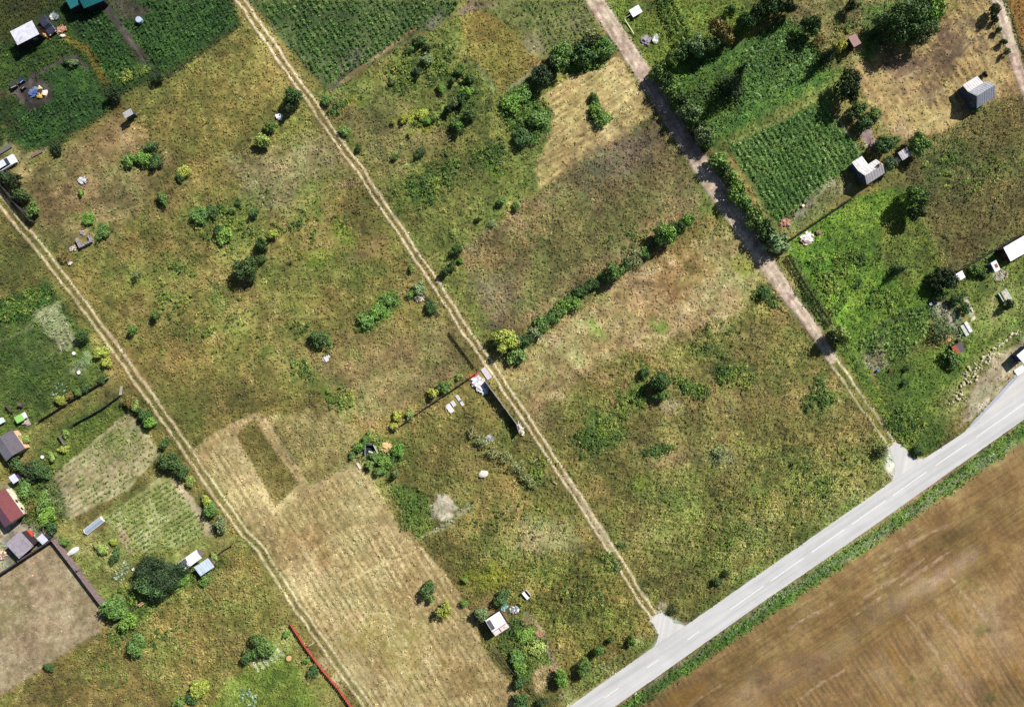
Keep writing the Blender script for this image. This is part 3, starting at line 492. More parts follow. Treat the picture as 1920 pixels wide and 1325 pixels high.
def road(pts, reg):
    P = [p[:2] for p in pts]; xs, ys = zip(*P); sl = bbox(xs, ys, 40)
    d, al = line_sd(PX[sl], PY[sl], P)
    acc = [0]
    for (a, b) in zip(P[:-1], P[1:]): acc.append(acc[-1] + math.hypot(b[0] - a[0], b[1] - a[1]))
    hw = np.interp(al, acc, [p[2] / 2 for p in pts]); dd = d + (NB[sl] - .5) * 4
    e = sstep(hw + 2, hw - 2, np.abs(dd) + (NC[sl] - .5) * 3)
    c = shade3(PINKR, sl, (.2, .3, .5), .2)
    k = sstep(.5, 1, .5 + .5 * np.cos(dd / 5.2 * 2 * math.pi + 1.2)) * (0.15 + .5 * NE_[sl])
    c = c * (1 - .2 * k)[..., None] * (1 + .6 * (vn(al / 40, dd / 2.8, 81) - .5) + .3 * (vn(al / 8, dd / 3, 82) - .5))[..., None]
    put(sl, e, c, 0, .1, .035, reg)
    put(sl, sstep(4, 1, np.abs(np.abs(dd) - hw - 1)) * .5 * NE_[sl], shade3(((118, 92, 70), (150, 124, 100), (180, 158, 130)), sl))
road([(1048, -110, 30), (1115, 0, 31), (1200, 128, 29), (1297, 282, 34), (1334, 340, 36), (1387, 420, 32), (1445, 507, 30), (1475, 550, 26), (1513, 600, 23), (1560, 672, 20)], 7)
road([(1835, -80, 20), (1869, 0, 20), (1888, 60, 20), (1908, 125, 20), (1945, 230, 20)], 7)
area([(1224, 1210), (1235, 1190), (1219, 1160), (1240, 1146), (1262, 1160), (1290, 1172)], ((160, 150, 130), (186, 178, 160), (206, 200, 186)), 4, 3, .9, 0, .1, .02)
area([(1660, 880), (1664, 838), (1680, 828), (1700, 842), (1712, 858), (1734, 862), (1676, 902)], ((176, 150, 126), (200, 178, 154), (214, 198, 178)), 4, 3, .9, 0, .1, .02)

# asphalt outline: nothing grows there and the ground under it is level
ROAD = [(1000, 1368), (1066, 1325), (1150, 1265), (1227, 1211), (1290, 1169), (1440, 1064), (1532, 1000), (1672, 902), (1758, 843), (1920, 737), (2080, 632), (2080, 676), (1920, 786), (1617, 1000), (1440, 1121), (1151, 1325), (1085, 1368)]
APRON1 = [(1226.8, 1211.3), (1231, 1204), (1234.5, 1190), (1231, 1180), (1226, 1172), (1219, 1162), (1228, 1154), (1239.6, 1148), (1249, 1154), (1257.6, 1160), (1262.7, 1167.5), (1274, 1169), (1283, 1172), (1291, 1168.6)]
APRON2 = [(1672, 902.3), (1677, 890), (1678, 876), (1674, 858), (1668, 837), (1681, 830.6), (1691, 836), (1697, 844.7), (1703, 850), (1707, 859), (1718, 859), (1730, 861.3), (1758, 843)]
DRIVE = [(1758, 843), (1784, 827), (1809, 809), (1823, 792), (1868, 744), (1912, 698), (1930, 685), (1930, 731)]
CLEAR = [(p, 1.5) for p in (ROAD, APRON1, APRON2, DRIVE)]
FLAT = [(911, 700, 17), (888, 722, 24), (852, 757, 20), (1192, 20, 18), (1180, 50, 12), (1204, 77, 14), (1228, 75, 9), (1513, 447, 14), (158, 450, 20), (155, 338, 9), (1812, 615, 14), (1886, 555, 16), (673, 873, 9), (906, 888, 9), (724, 838, 12), (987, 1114, 12), (137, 1032, 14), (264, 1131, 8), (975, 803, 12), (695, 842, 14), (50, 1004, 12), (68, 178, 22), (34, 160, 14), (80, 55, 30), (263, 40, 8)]
for poly, pad in CLEAR:
    xs, ys = zip(*poly); sl = bbox(xs, ys, 6); k = sstep(-pad - 1, -pad + 1, poly_sd(PX[sl], PY[sl], poly))
    DEN[sl] *= (1 - k); REL[sl] *= (1 - k)
for x, y, r in FLAT:
    sl = bbox((x - r, x + r), (y - r, y + r), 3); k = sstep(r, r - 4, np.hypot(PX[sl] - x, PY[sl] - y)); DEN[sl] *= (1 - k); REL[sl] *= (1 - .8 * k)

ZG = -REL * (0.55 * fbm(WX / 0.55, WY / 0.55, 21, 2) + 0.55 * fbm(WX / 1.3, WY / 1.3, 22, 2) + 0.25 * vn(WX / .25, WY / .25, 23)) * 1.5
hue = (fbm(WX / 1.5, WY / 1.5, 91, 3) - .5) * 1.3 + (fbm(WX / 5, WY / 5, 92, 3) - .5) * 2.2
val = (fbm(WX / 1.1, WY / 1.1, 93, 2) - .5) * .6 + (fbm(WX / 4.2 + 9, WY / 4.2, 94, 3) - .5) * .9 + (fbm(WX / 14, WY / 14 + 3, 95, 2) - .5) * .5
k = np.where(REG == 0, 1.0, .35)[..., None]; dry = np.clip(1.4 - (CG[..., 1] / CG[..., 0] - .75) * 2.2, 0.1, 1)[..., None]; k = k * (.4 + .6 * dry)
CG = CG * (1 + k * np.clip(hue, -.45, .9)[..., None] * np.array([-.15, .09, -.10])) * (1 + k * val[..., None])
CG = CG * np.where((REG == 0)[..., None], 1 + dry * np.array([.03, .19, .30]) + (1 - dry) * np.array([.03, 0, 0]), np.array([1.0, 1.02, 1.0]))
CG = np.clip(CG, 0.004, 0.8)
idx = np.arange(NX * NY).reshape(NY, NX)
Q = np.stack([idx[:-1, :-1], idx[:-1, 1:], idx[1:, 1:], idx[1:, :-1]], -1).reshape(-1, 4)
QR = REG[:-1, :-1].reshape(-1)
VG = np.stack([WX, WY, ZG], -1).reshape(-1, 3); CGf = CG.reshape(-1, 3)
REGN = {0: ("ground", "rough dry meadow and weedy garden ground of the whole village edge"), 1: ("farm_track", "sandy two-rut farm tracks through the meadow"), 2: ("mown_field", "pale mown hay field with swath lines beside the western track"), 3: ("grain_field", "brown ripe grain field beyond the asphalt road and the north-east corner"), 4: ("harvested_field", "straw-brown harvested plots at the top centre and around the grey house"), 5: ("garden_soil", "bare soil under the vegetable plots"), 6: ("sandy_yard", "grey-brown bare yard inside the long brick wall"), 7: ("dirt_road", "pinkish dirt road with wheel marks")}
for r, (nm, lb) in REGN.items():
    f = Q[QR == r]; u, inv = np.unique(f, return_inverse=True)
    tag(link(nm, np_mesh(nm, VG[u], inv.reshape(f.shape), CGf[u], True), None, [M_GROUND]), lb, None, None, "structure")
# the land on to the horizon, butted to the grid's outer edge
x0, x1, y0, y1 = gx[0], gx[-1], gy[0], gy[-1]; B = 2500.0
def mat_far():
    m, nt, b = new_mat("far_fields")
    tc = nt.nodes.new("ShaderNodeTexCoord"); v = nt.nodes.new("ShaderNodeTexVoronoi"); v.inputs["Scale"].default_value = 0.012
    r = nt.nodes.new("ShaderNodeValToRGB"); e = r.color_ramp.elements
    e[0].color = (*alb(OLIVE[1]), 1); e[1].color = (*alb(STRAW[1]), 1)
    for p, c in ((.3, OLIVEG[1]), (.5, GRAIN[1]), (.7, GREEN[1])):
        x = e.new(p); x.color = (*alb(c), 1)
    nt.links.new(tc.outputs["Object"], v.inputs["Vector"]); nt.links.new(v.outputs["Color"], r.inputs[0])
    f, raw = noise_fac(nt, 1.2, .7, 1.3, 8.0, .7); nt.links.new(mulnode(nt, r.outputs[0], f), b.inputs["Base Color"])
    return m
V = [(-B, -B, 0), (B, -B, 0), (B, B, 0), (-B, B, 0), (x0, y0, 0), (x1, y0, 0), (x1, y1, 0), (x0, y1, 0)]
V = [(x, y, -0.12) for x, y, z in V]
tag(link("far_land", np_mesh("far_land", V, [(0, 1, 5, 4), (1, 2, 6, 5), (2, 3, 7, 6), (3, 0, 4, 7)]), None, [mat_far()]), "patchwork of fields running on to the horizon", None, None, "structure")

# ================================================================== asphalt road
rng = random.Random(5)
def sheet(name, poly, z, mats, lb, jit=0.0, step=6.0, rnd=rng):
    pts = []
    for (a, b) in zip(poly, poly[1:] + poly[:1]):
        L = math.hypot(b[0] - a[0], b[1] - a[1]); n = max(1, int(L / step))
        for i in range(n):
            t = i / n; nx, ny = -(b[1] - a[1]) / (L + 1e-9), (b[0] - a[0]) / (L + 1e-9); j = rnd.gauss(0, jit) if i else 0
            pts.append((a[0] + (b[0] - a[0]) * t + nx * j, a[1] + (b[1] - a[1]) * t + ny * j))
    from mathutils.geometry import tessellate_polygon
    v = [((x - 960) * S, (662.5 - y) * S, z) for x, y in pts]
    f = tessellate_polygon([[Vector(p) for p in v]])
    f = [t if (Vector(v[t[1]]) - Vector(v[t[0]])).cross(Vector(v[t[2]]) - Vector(v[t[0]])).z > 0 else t[::-1] for t in f]
    return tag(link(name, np_mesh(name, v, f), None, mats), lb, None, None, "structure")
def mat_asphalt(base, ang):
    m, nt, b = new_mat("asphalt")
    f, raw = noise_fac(nt, 14.0, .9, 1.1, 4.0, .8); f2, _ = noise_fac(nt, .25, .93, 1.06, 4.0, .6)
    tc = nt.nodes.new("ShaderNodeTexCoord"); mp = nt.nodes.new("ShaderNodeMapping"); mp.vector_type = 'TEXTURE'; mp.inputs["Rotation"].default_value = (0, 0, ang); mp.inputs["Scale"].default_value = (22, .8, 1)
    n = nt.nodes.new("ShaderNodeTexNoise"); n.inputs["Scale"].default_value = 1.0; n.inputs["Detail"].default_value = 3.0
    r = nt.nodes.new("ShaderNodeMapRange"); r.inputs[1].default_value = .35; r.inputs[2].default_value = .65; r.inputs[3].default_value = .88; r.inputs[4].default_value = 1.05
    nt.links.new(tc.outputs["Object"], mp.inputs[0]); nt.links.new(mp.outputs[0], n.inputs[0]); nt.links.new(n.outputs[0], r.inputs[0])
    rgb = nt.nodes.new("ShaderNodeRGB"); rgb.outputs[0].default_value = (*alb(base), 1)
    c = mulnode(nt, mulnode(nt, mulnode(nt, rgb.outputs[0], f), f2), r.outputs[0]); nt.links.new(c, b.inputs["Base Color"]); b.inputs["Roughness"].default_value = .9
    return m
RA = math.radians(33.5)
M_ASPH = mat_asphalt((197, 197, 196), RA); M_APR = mat_asphalt((206, 204, 201), RA + .8); M_KERB = mat_asphalt((172, 176, 186), RA)
sheet("asphalt_road", ROAD, 0.03, [M_ASPH], "pale grey asphalt road running diagonally across the lower right", .25, 4)
sheet("paved_apron", APRON1, 0.026, [M_APR], "pale paved apron where the middle track meets the road", .5, 4)
sheet("paved_apron", APRON2, 0.026, [M_APR], "pale paved apron where the eastern track meets the road", .5, 4)
sheet("paved_driveway", DRIVE, 0.026, [mat_asphalt((204, 202, 198), RA)], "pale paved lay-by merging with the road at the right edge", .2, 6)
sheet("paved_gutter", [(1812, 806), (1825, 789), (1868, 742.5), (1906, 700), (1910.5, 705), (1872, 747), (1833, 788)], 0.034, [M_KERB], "bluish grey gutter strip along the lay-by", 0, 50)
mm = MB()
for (a, b) in (((1030, 1380), (1056, 1362)), ((1133, 1307.5), (1159.6, 1289)), ((1212.7, 1251), (1234.5, 1236)), ((1289, 1198.5), (1311.5, 1182)), ((1369, 1142), (1431.5, 1098)), ((1444.6, 1089), (1506, 1046)), ((1521.6, 1035), (1584, 991.4)), ((1597, 982.5), (1660.6, 938)), ((1673.5, 929), (1737, 884.5)), ((1754, 872.4), (1812.5, 832)), ((1830.5, 819), (1940, 743))):
    A = W(*a); Bp = W(*b); L = math.hypot(Bp[0] - A[0], Bp[1] - A[1])
    dx, dy = (Bp[0] - A[0]) / L, (Bp[1] - A[1]) / L; hw = .075
    mm.add([(A[0] - dy * -hw, A[1] - dx * hw, .034), (Bp[0] + dy * hw, Bp[1] - dx * hw, .034), (Bp[0] - dy * hw, Bp[1] + dx * hw, .034), (A[0] - dy * hw, A[1] + dx * hw, .034)], [(0, 1, 2, 3)])
tag(mm.build("road_marking", paint((228, 228, 228), .7, .2, 6.0)), "white dashed centre line painted on the asphalt road", None, None, "structure")

# ================================================================== STUFF: grass, weeds and crops too many to count
R = np.random.default_rng(11)
def at_grid(arr, x, y):
    i = np.clip(((x - GX) / GS).astype(int), 0, NX - 1); j = np.clip(((y - GY) / GS).astype(int), 0, NY - 1)
    return arr[j, i]
def leaf_cloud(name, x, y, r, h, col, k, leaf, mat, label, up=0.75, z0=0.0, kind="stuff", droop=0.35):
    """k leaf-shaped faces round every point (x, y): r spread, h height, leaf half-length"""
    n = len(x); N = n * k
    px = np.repeat(x, k); py = np.repeat(y, k); rr = np.repeat(r, k); hh = np.repeat(h, k); cc = np.repeat(col, k, 0)
    t = R.uniform(0, 2 * np.pi, N); d = np.sqrt(R.uniform(0, 1, N)) * rr
    q = 1 - 0.7 * (d / (rr + 1e-6)) ** 2
    P = np.stack([px + d * np.cos(t), py + d * np.sin(t), z0 + hh * q * R.uniform(.45, 1.0, N)], -1)
    nrm = np.stack([np.cos(t) * (d / (rr + 1e-6)) * .7, np.sin(t) * (d / (rr + 1e-6)) * .7, np.full(N, up)], -1) + R.normal(0, .45, (N, 3))
    nrm /= np.linalg.norm(nrm, axis=1, keepdims=True) + 1e-9
    a = np.cross(nrm, R.normal(0, 1, (N, 3))); a /= np.linalg.norm(a, axis=1, keepdims=True) + 1e-9
    b = np.cross(nrm, a); s = (np.repeat(leaf, k) * R.uniform(.6, 1.3, N))[:, None]
    V = np.stack([P - a * s, P + b * s * .55, P + a * s, P - b * s * .55], 1).reshape(-1, 3)
    V[:, 2] = np.maximum(V[:, 2], -0.1)
    c = cc * R.uniform(.72, 1.3, N)[:, None]
    C = np.repeat(c, 4, 0)
    F = np.arange(N * 4).reshape(N, 4)
    o = link(name, np_mesh(name, V, F, np.clip(C, .003, .85)), None, [mat])
    return tag(o, label, None, None, kind)

# grass and weeds over the meadows: colour taken from the ground they grow on
N0 = 560000
sx = R.uniform(-104, 104, N0); sy = R.uniform(-73, 73, N0)
clump = 0.25 + 1.5 * at_grid(NB, sx, sy) * at_grid(NC, sx, sy) * 2
keep = R.uniform(0, 1, N0) < at_grid(DEN, sx, sy) * clump * (208 * 146) / N0 * 0.85
sx, sy = sx[keep], sy[keep]; h = at_grid(HGT, sx, sy) * R.uniform(.5, 1.5, len(sx)); z = at_grid(ZG, sx, sy)
c = at_grid(CG, sx, sy).copy(); n = len(sx)
mix = R.uniform(0, 1, n); hue = at_grid(NE_, sx, sy) + R.normal(0, .12, n)
g = np.clip((hue - .5) * 2.2, -.5, 1)[:, None]
c = c * (1 + g * np.array([-.18, .08, -.02])) * np.where(mix < .12, 1.75, np.where(mix < .24, .75, 1.2))[:, None]
big = R.uniform(0, 1, n) < .1
rr = np.where(big, .34, .19) * R.uniform(.7, 1.35, n); hh = h * np.where(big, 1.7, 1.0)
leaf_cloud("meadow_grass", sx, sy, rr, hh, c, 4, np.where(big, .17, .12), M_STUFF, up=1.25, label="dry tufts and green weeds covering the meadows and verges")
print("tufts", n)

def crop(name, poly, ang, row, step, pal, r, h, k, leaf, label, fill=1.0, jit=.25, bare=0.0):
    xs, ys = zip(*poly); t = math.radians(ang); cx, cy = sum(xs) / len(xs), sum(ys) / len(ys); L = max(max(xs) - min(xs), max(ys) - min(ys)) * 1.1
    u, v = np.meshgrid(np.arange(-L, L, step), np.arange(-L, L, row)); u = u.ravel() + R.normal(0, step * jit, u.size); v = v.ravel() + R.normal(0, row * .1, v.size)
    v = v + 2.0 * np.sin(u / 40)
    X = cx + u * math.cos(t) - v * math.sin(t); Y = cy + u * math.sin(t) + v * math.cos(t)
    x = (X - 960) * S; y = (662.5 - Y) * S
    gap = fbm(x / 3.0, y / 3.0, 31 + len(poly), 3)
    m = (poly_sd(X, Y, poly) > 0) & (R.uniform(0, 1, len(X)) < fill * np.clip(1.25 - bare * np.clip(gap - .35, 0, 1) * 4, 0, 1)) & (np.abs(x) < 106) & (np.abs(y) < 76)
    x, y = x[m], y[m]; n = len(x)
    q = np.clip(fbm(x / 2.0, y / 2.0, 41, 3) * 1.6 - .3 + R.normal(0, .2, n), 0, 1)[:, None]
    c0, c1, c2 = (lin(p) / GAIN for p in pal); c = np.where(q < .5, c0 + (c1 - c0) * q * 2, c1 + (c2 - c1) * (q * 2 - 1)) * 1.25
    s = R.uniform(.6, 1.25, n)
    leaf_cloud(name, x, y, r * s, h * s, c, k, leaf * s, M_STUFF, label)
BEAN = ((38, 72, 28), (58, 98, 40), (96, 134, 66)); POT = ((36, 66, 26), (54, 92, 36), (92, 126, 56)); PALEC = ((96, 120, 52), (124, 142, 66), (158, 168, 90)); CAB = ((96, 124, 100), (130, 156, 130), (168, 188, 164))
crop("potato_crop", [(478, 0), (862, 0), (846, 26), (786, 56), (700, 108), (650, 135), (612, 160), (565, 112)], 57, 10.5, 3.6, ((42, 74, 28), (66, 104, 42), (108, 140, 64)), .31, .45, 8, .19, "broad dark green potato field at the top between the farm track and the furrow", .95, .3, .6)
crop("bean_crop", [(872, 2), (1096, 0), (1126, 64), (1074, 98), (1035, 118), (985, 62)], 58, 10, 4, ((52, 82, 30), (78, 108, 42), (112, 140, 62)), .22, .38, 6, .16, "striped bean rows at the top beside the dirt road", .9, .25, .8)
crop("berry_canes", [(1218, -4), (1268, -4), (1300, 66), (1288, 90), (1268, 88)], 64, 13, 4, ((44, 74, 26), (70, 104, 38), (118, 142, 62)), .4, 1.5, 16, .2, "tall leafy berry rows east of the white trailer", 1, .3)
crop("maize_crop", [(1368, 277), (1542, 192), (1615, 286), (1575, 324), (1484, 406), (1460, 416)], 58, 10, 3.8, ((54, 92, 36), (80, 122, 50), (124, 156, 82)), .31, .5, 9, .18, "square of bright green crop rows beside the hedge and the L-shaped house", .97, .2, .15)
crop("beet_crop", [(1392, 100), (1440, 55), (1495, 25), (1532, 110), (1528, 142), (1440, 182), (1345, 250), (1330, 235), (1395, 185)], 57, 11, 6, ((52, 86, 44), (80, 118, 64), (128, 160, 104)), .32, .55, 8, .22, "dense bluish green beet rows below the dark trees at the upper right", 1, .25, .2)
crop("sunflower_crop", [(1600, 640), (1690, 582), (1728, 575), (1742, 625), (1686, 680), (1650, 690)], 57, 9, 6, ((58, 88, 34), (86, 118, 50), (132, 154, 80)), .36, .8, 8, .22, "tall pale green crop at the lower edge of the bright green garden", .85, .3, .6)
crop("potato_rows", [(80, 915), (120, 878), (238, 778), (294, 848), (238, 914), (128, 970)], -33, 9, 4, ((70, 96, 38), (100, 124, 52), (142, 152, 76)), .22, .3, 6, .16, "thin yellowing potato rows on pale sand beside the western track", .9, .35, .75)
crop("potato_rows", [(198, 972), (305, 898), (330, 906), (382, 974), (384, 1002), (328, 1034), (255, 1054), (222, 998)], -33, 8.5, 3.8, ((78, 108, 38), (106, 134, 50), (146, 160, 76)), .25, .32, 7, .16, "denser green potato rows between the cold frame and the two sheds", .95, .3, .35)
crop("clover_crop", [(140, 42), (194, 18), (260, 138), (210, 160)], 57, 8, 5, ((26, 54, 20), (40, 72, 28), (66, 98, 42)), .34, .4, 7, .2, "dark green narrow potato bed left of the bare soil strip", .95, .3, .2)
crop("clover_crop", [(252, 62), (228, 42), (254, 40), (290, 22), (262, 2), (428, 0), (442, 42), (294, 132), (270, 92)], 57, 8, 5, ((28, 56, 22), (42, 76, 30), (70, 102, 46)), .34, .4, 7, .2, "dark green broad potato bed right of the bare soil strip", .95, .3, .2)
crop("clover_crop", [(30, 250), (30, 218), (100, 190), (150, 168), (190, 186), (200, 205), (60, 276)], 57, 8, 5, ((28, 56, 22), (44, 76, 30), (72, 100, 48)), .34, .4, 7, .2, "dark green bed below the square of bare soil with bins", .9, .3, .4)
crop("cabbage_bed", [(215, 1085), (212, 1070), (232, 1050), (246, 1060), (240, 1072), (226, 1092)], -33, 6.5, 6, CAB, .3, .3, 9, .2, "pale blue-green cabbages beside the sandy garden path", .95, .1)
crop("cabbage_bed", [(448, 1290), (462, 1288), (484, 1306), (476, 1325), (456, 1325)], 57, 6.5, 6, CAB, .3, .3, 9, .2, "pale blue-green cabbages at the bottom edge left of the red fence", .85, .1)
crop("cabbage_bed", [(92, 735), (110, 718), (128, 720), (126, 735), (100, 742)], 57, 6, 6, CAB, .26, .25, 7, .18, "small patch of pale cabbages above the long garden fence", .8, .1)
crop("garden_greens", [(1752, 600), (1740, 575), (1760, 560), (1790, 590), (1812, 626), (1800, 636), (1776, 606)], 62, 7, 5, ((70, 104, 66), (100, 134, 90), (150, 178, 130)), .3, .4, 8, .18, "mixed pale vegetables in the beds beside the two white cold frames", .8, .3, .5)
crop("garden_greens", [(1572, 632), (1582, 632), (1632, 712), (1624, 718)], 58, 12, 7, ((60, 84, 40), (92, 116, 62), (146, 160, 100)), .4, .9, 9, .2, "row of tall stalks along the lower edge of the eastern track", .9, .2)
crop("garden_greens", [(1590, 215), (1606, 225), (1625, 280), (1610, 275)], 62, 6, 5, ((54, 90, 40), (80, 118, 56), (120, 150, 84)), .28, .4, 8, .18, "green bed between the concrete path and the bare brown plot", .8, .3)

wx, wy, wr = [], [], []
for cx, cy, rx, ry, ang, n in ((1190, 735, 34, 56, 20, 260), (1120, 812, 62, 44, -25, 520), (1290, 726, 42, 24, 20, 420), (1372, 700, 50, 28, 15, 420), (1545, 745, 40, 44, 40, 520), (1232, 846, 34, 16, -15, 130), (1430, 552, 22, 18, 0, 120), (1340, 640, 60, 40, 0, 120), (1480, 560, 40, 40, 40, 140), (706, 588, 52, 16, -38, 420), (775, 955, 34, 50, 55, 150), (712, 850, 44, 40, 0, 260), (425, 425, 60, 44, 20, 300), (420, 395, 40, 20, 10, 120), (270, 298, 50, 24, -8, 260), (800, 350, 70, 36, -30, 360), (850, 310, 60, 30, -30, 260), (930, 290, 44, 40, 0, 260), (760, 130, 44, 50, 10, 260), (826, 120, 50, 50, 0, 280), (868, 180, 40, 50, 20, 300), (650, 190, 56, 16, -33, 200), (790, 228, 44, 24, 0, 150), (985, 215, 50, 60, -30, 420), (1120, 206, 16, 32, -25, 160), (590, 630, 60, 30, 30, 140), (575, 690, 36, 26, 60, 160), (640, 750, 40, 30, 40, 160), (330, 500, 50, 40, 10, 160), (320, 560, 40, 30, 10, 120), (1150, 1050, 30, 40, 20, 220), (985, 1215, 44, 70, -30, 420), (940, 1120, 40, 24, 0, 160), (1095, 105, 46, 30, -30, 260), (1300, 190, 60, 30, -40, 420), (1440, 560, 30, 12, 40, 60), (265, 1100, 70, 26, -33, 380), (230, 1180, 40, 26, -33, 180), (60, 940, 44, 50, 40, 420), (45, 570, 55, 28, -25, 420), (1690, 800, 40, 50, 60, 420), (1560, 530, 60, 60, 40, 420), (1640, 560, 60, 50, 0, 300), (1610, 480, 60, 40, -30, 260), (1770, 545, 30, 16, 0, 90), (1790, 655, 30, 20, 0, 160), (1850, 330, 90, 70, 0, 260), (1780, 300, 60, 40, -20, 200), (1600, 60, 40, 60, 30, 200), (1490, 90, 30, 40, 30, 160), (240, 145, 44, 14, -20, 160), (1010, 880, 40, 30, 0, 90), (1380, 1000, 150, 70, -15, 420), (1540, 900, 110, 50, -15, 300), (1060, 1110, 110, 70, 10, 420), (950, 980, 120, 60, 0, 160), (300, 1200, 160, 70, -33, 300), (1200, 440, 90, 50, -30, 120), (560, 420, 120, 80, 0, 200), (400, 620, 120, 70, 0, 140)):
    t = R.uniform(0, 6.283, n); d = R.uniform(0, 1, n) ** .7; a = math.radians(ang); u, v = d * rx * np.cos(t), d * ry * np.sin(t)
    X, Y = cx + u * math.cos(a) - v * math.sin(a), cy + u * math.sin(a) + v * math.cos(a); x, y = (X - 960) * S, (662.5 - Y) * S
    m = (fbm(x / 2.2, y / 2.2, 51, 3) > .3 + .32 * d) & (at_grid(DEN, x, y) > 1.5)
    wx.append(x[m]); wy.append(y[m])
wx, wy = np.concatenate(wx), np.concatenate(wy); n = len(wx)
q = np.clip(fbm(wx / 3.5, wy / 3.5, 52, 3) * 1.9 - .5 + R.normal(0, .16, n), 0, 1)[:, None]
c0, c1, c2 = (lin(p) / GAIN * 1.35 for p in ((56, 82, 36), (84, 110, 44), (132, 142, 62)))
c = np.where(q < .5, c0 + (c1 - c0) * q * 2, c1 + (c2 - c1) * (q * 2 - 1)); s = R.uniform(.6, 1.5, n)
leaf_cloud("leafy_weeds", wx, wy, .3 * s, .5 * s, c, 8, .16 * s, M_STUFF, "patches of taller leafy green weeds in the meadows and gardens")
crop("garden_rows", [(62, 586), (106, 568), (140, 644), (114, 656)], 62, 9, 5, ((84, 108, 60), (116, 138, 84), (160, 172, 120)), .22, .3, 6, .15, "pale vegetable rows in the upper west garden", .8, .3, .6)

# ================================================================== TREES AND BUSHES
def cards(P, nrm, s, col, name, asp=.6):
    N = len(P); nrm = nrm / (np.linalg.norm(nrm, axis=1, keepdims=True) + 1e-9)
    a = np.cross(nrm, R.normal(0, 1, (N, 3))); a /= np.linalg.norm(a, axis=1, keepdims=True) + 1e-9
    b = np.cross(nrm, a); s = s[:, None]
    V = np.stack([P - a * s, P + b * s * asp, P + a * s, P - b * s * asp], 1).reshape(-1, 3)
    me = np_mesh(name, V, np.arange(N * 4).reshape(N, 4), np.repeat(np.clip(col, .05, 2), 4, 0)); me.materials.append(M_LEAF)
    return me
def crown_mesh(seed, lobes, per, base, spread=.62, leaf=.1, fill=1.0, name="crown"):
    r = np.random.default_rng(seed); P = []; Nn = []; C = []; Sz = []
    cen = [(0, 0, .62 + base * .3)]; rad = [.42]
    for i in range(lobes):
        t = 2.4 * i + r.uniform(-.4, .4); d = spread * r.uniform(.45, 1.0); z = base + (1 - base) * r.uniform(.25, .8) * (1.15 - .45 * d)
        cen.append((d * math.cos(t), d * math.sin(t), z)); rad.append(r.uniform(.22, .42))
    cen = np.array(cen); rad = np.array(rad)
    for c, q in zip(cen, rad):
        n = int(per * (q / .35) ** 2 * fill)
        u = r.normal(0, 1, (n, 3)); u /= np.linalg.norm(u, axis=1, keepdims=True)
        k = q * (r.uniform(.5, 1.12, n) + np.where(r.uniform(0, 1, n) < .1, .22, 0))[:, None]
        p = c + u * k * np.array([1, 1, (1 - base) * .75])
        inside = np.zeros(n, bool)
        for c2, q2 in zip(cen, rad):
            if c2 is not c: inside |= (np.linalg.norm((p - c2) / np.array([1, 1, .75]), axis=1) < q2 * .55)
        p, u = p[~inside], u[~inside]
        p[:, 2] = np.clip(p[:, 2], .02, 1.08)
        tone = r.uniform(.78, 1.2)
        P.append(p); Nn.append(u + r.normal(0, .5, u.shape) + np.array([0, 0, .35])); Sz.append(leaf * r.uniform(.6, 1.4, len(p)))
        v = (tone * r.uniform(.7, 1.35, len(p)))[:, None]; C.append(v * np.array([1, 1, 1]) * (1 + r.normal(0, .07, (len(p), 3))))
    return cards(np.concatenate(P), np.concatenate(Nn), np.concatenate(Sz), np.concatenate(C), name)
def conifer_mesh(seed, name="crown"):
    r = np.random.default_rng(seed); P = []; Nn = []; C = []; Sz = []
    for lv in range(15):
        z = .06 + lv * .062; rad = (1 - z) ** .85; nb = 11 - lv // 3
        for b in range(nb):
            t = 2 * math.pi * (b + r.uniform(-.3, .3)) / nb + lv * .9; L = rad * r.uniform(.75, 1.1); m = max(4, int(16 * L))
            for k in range(m):
                d = L * (k + 1) / m; w = .11 * (1 - d / (L + .01)) + .03; o = r.uniform(-1, 1) * w
                P.append((d * math.cos(t) - o * math.sin(t), d * math.sin(t) + o * math.cos(t), z + .05 - d * .1 + r.uniform(-.015, .015)))
                Nn.append((.45 * math.cos(t) + r.normal(0, .35), .45 * math.sin(t) + r.normal(0, .35), 1)); Sz.append(.075 * r.uniform(.7, 1.3)); v = r.uniform(.7, 1.3); C.append((v, v, v))
    return cards(np.array(P), np.array(Nn), np.array(Sz), np.array(C), name, .5)
def trunk_mesh(seed, limbs, name="trunk"):
    r = random.Random(seed); mb = MB(); pts = [(0, 0, -.05), (r.uniform(-.02, .02), r.uniform(-.02, .02), .3), (r.uniform(-.05, .05), r.uniform(-.05, .05), .72)]
    mb.tube(pts[0], pts[1], .075, .055, 8); mb.tube(pts[1], pts[2], .055, .02, 8)
    for i in range(limbs):
        t = 2.4 * i + r.random(); k = r.uniform(.35, .95); s = [a + (b - a) * k for a, b in zip(pts[0] if k < .0 else pts[1], pts[2])]
        mb.tube(s, (s[0] + math.cos(t) * .5, s[1] + math.sin(t) * .5, s[2] + r.uniform(.12, .3)), .026, .006, 6)
    o = mb.build(name, paint((116, 100, 82), .9, .3, 6.0)); me = o.data; bpy.data.objects.remove(o); return me
BROAD = [crown_mesh(100 + i, 12 + i % 3, 260, .16, .7, .062) for i in range(5)]
GREAT = crown_mesh(140, 17, 900, .14, .92, .034)
BUSHM = [crown_mesh(200 + i, 8 + i % 3, 130, .04, .66, .085, name="foliage") for i in range(6)]
SPARS = [crown_mesh(300 + i, 10, 70, .05, .72, .08, name="foliage") for i in range(3)]
CONIF = [conifer_mesh(400 + i) for i in range(2)]
TRUNK = [trunk_mesh(500 + i, 6) for i in range(3)]; STEM = [trunk_mesh(520 + i, 4, "stem") for i in range(2)]
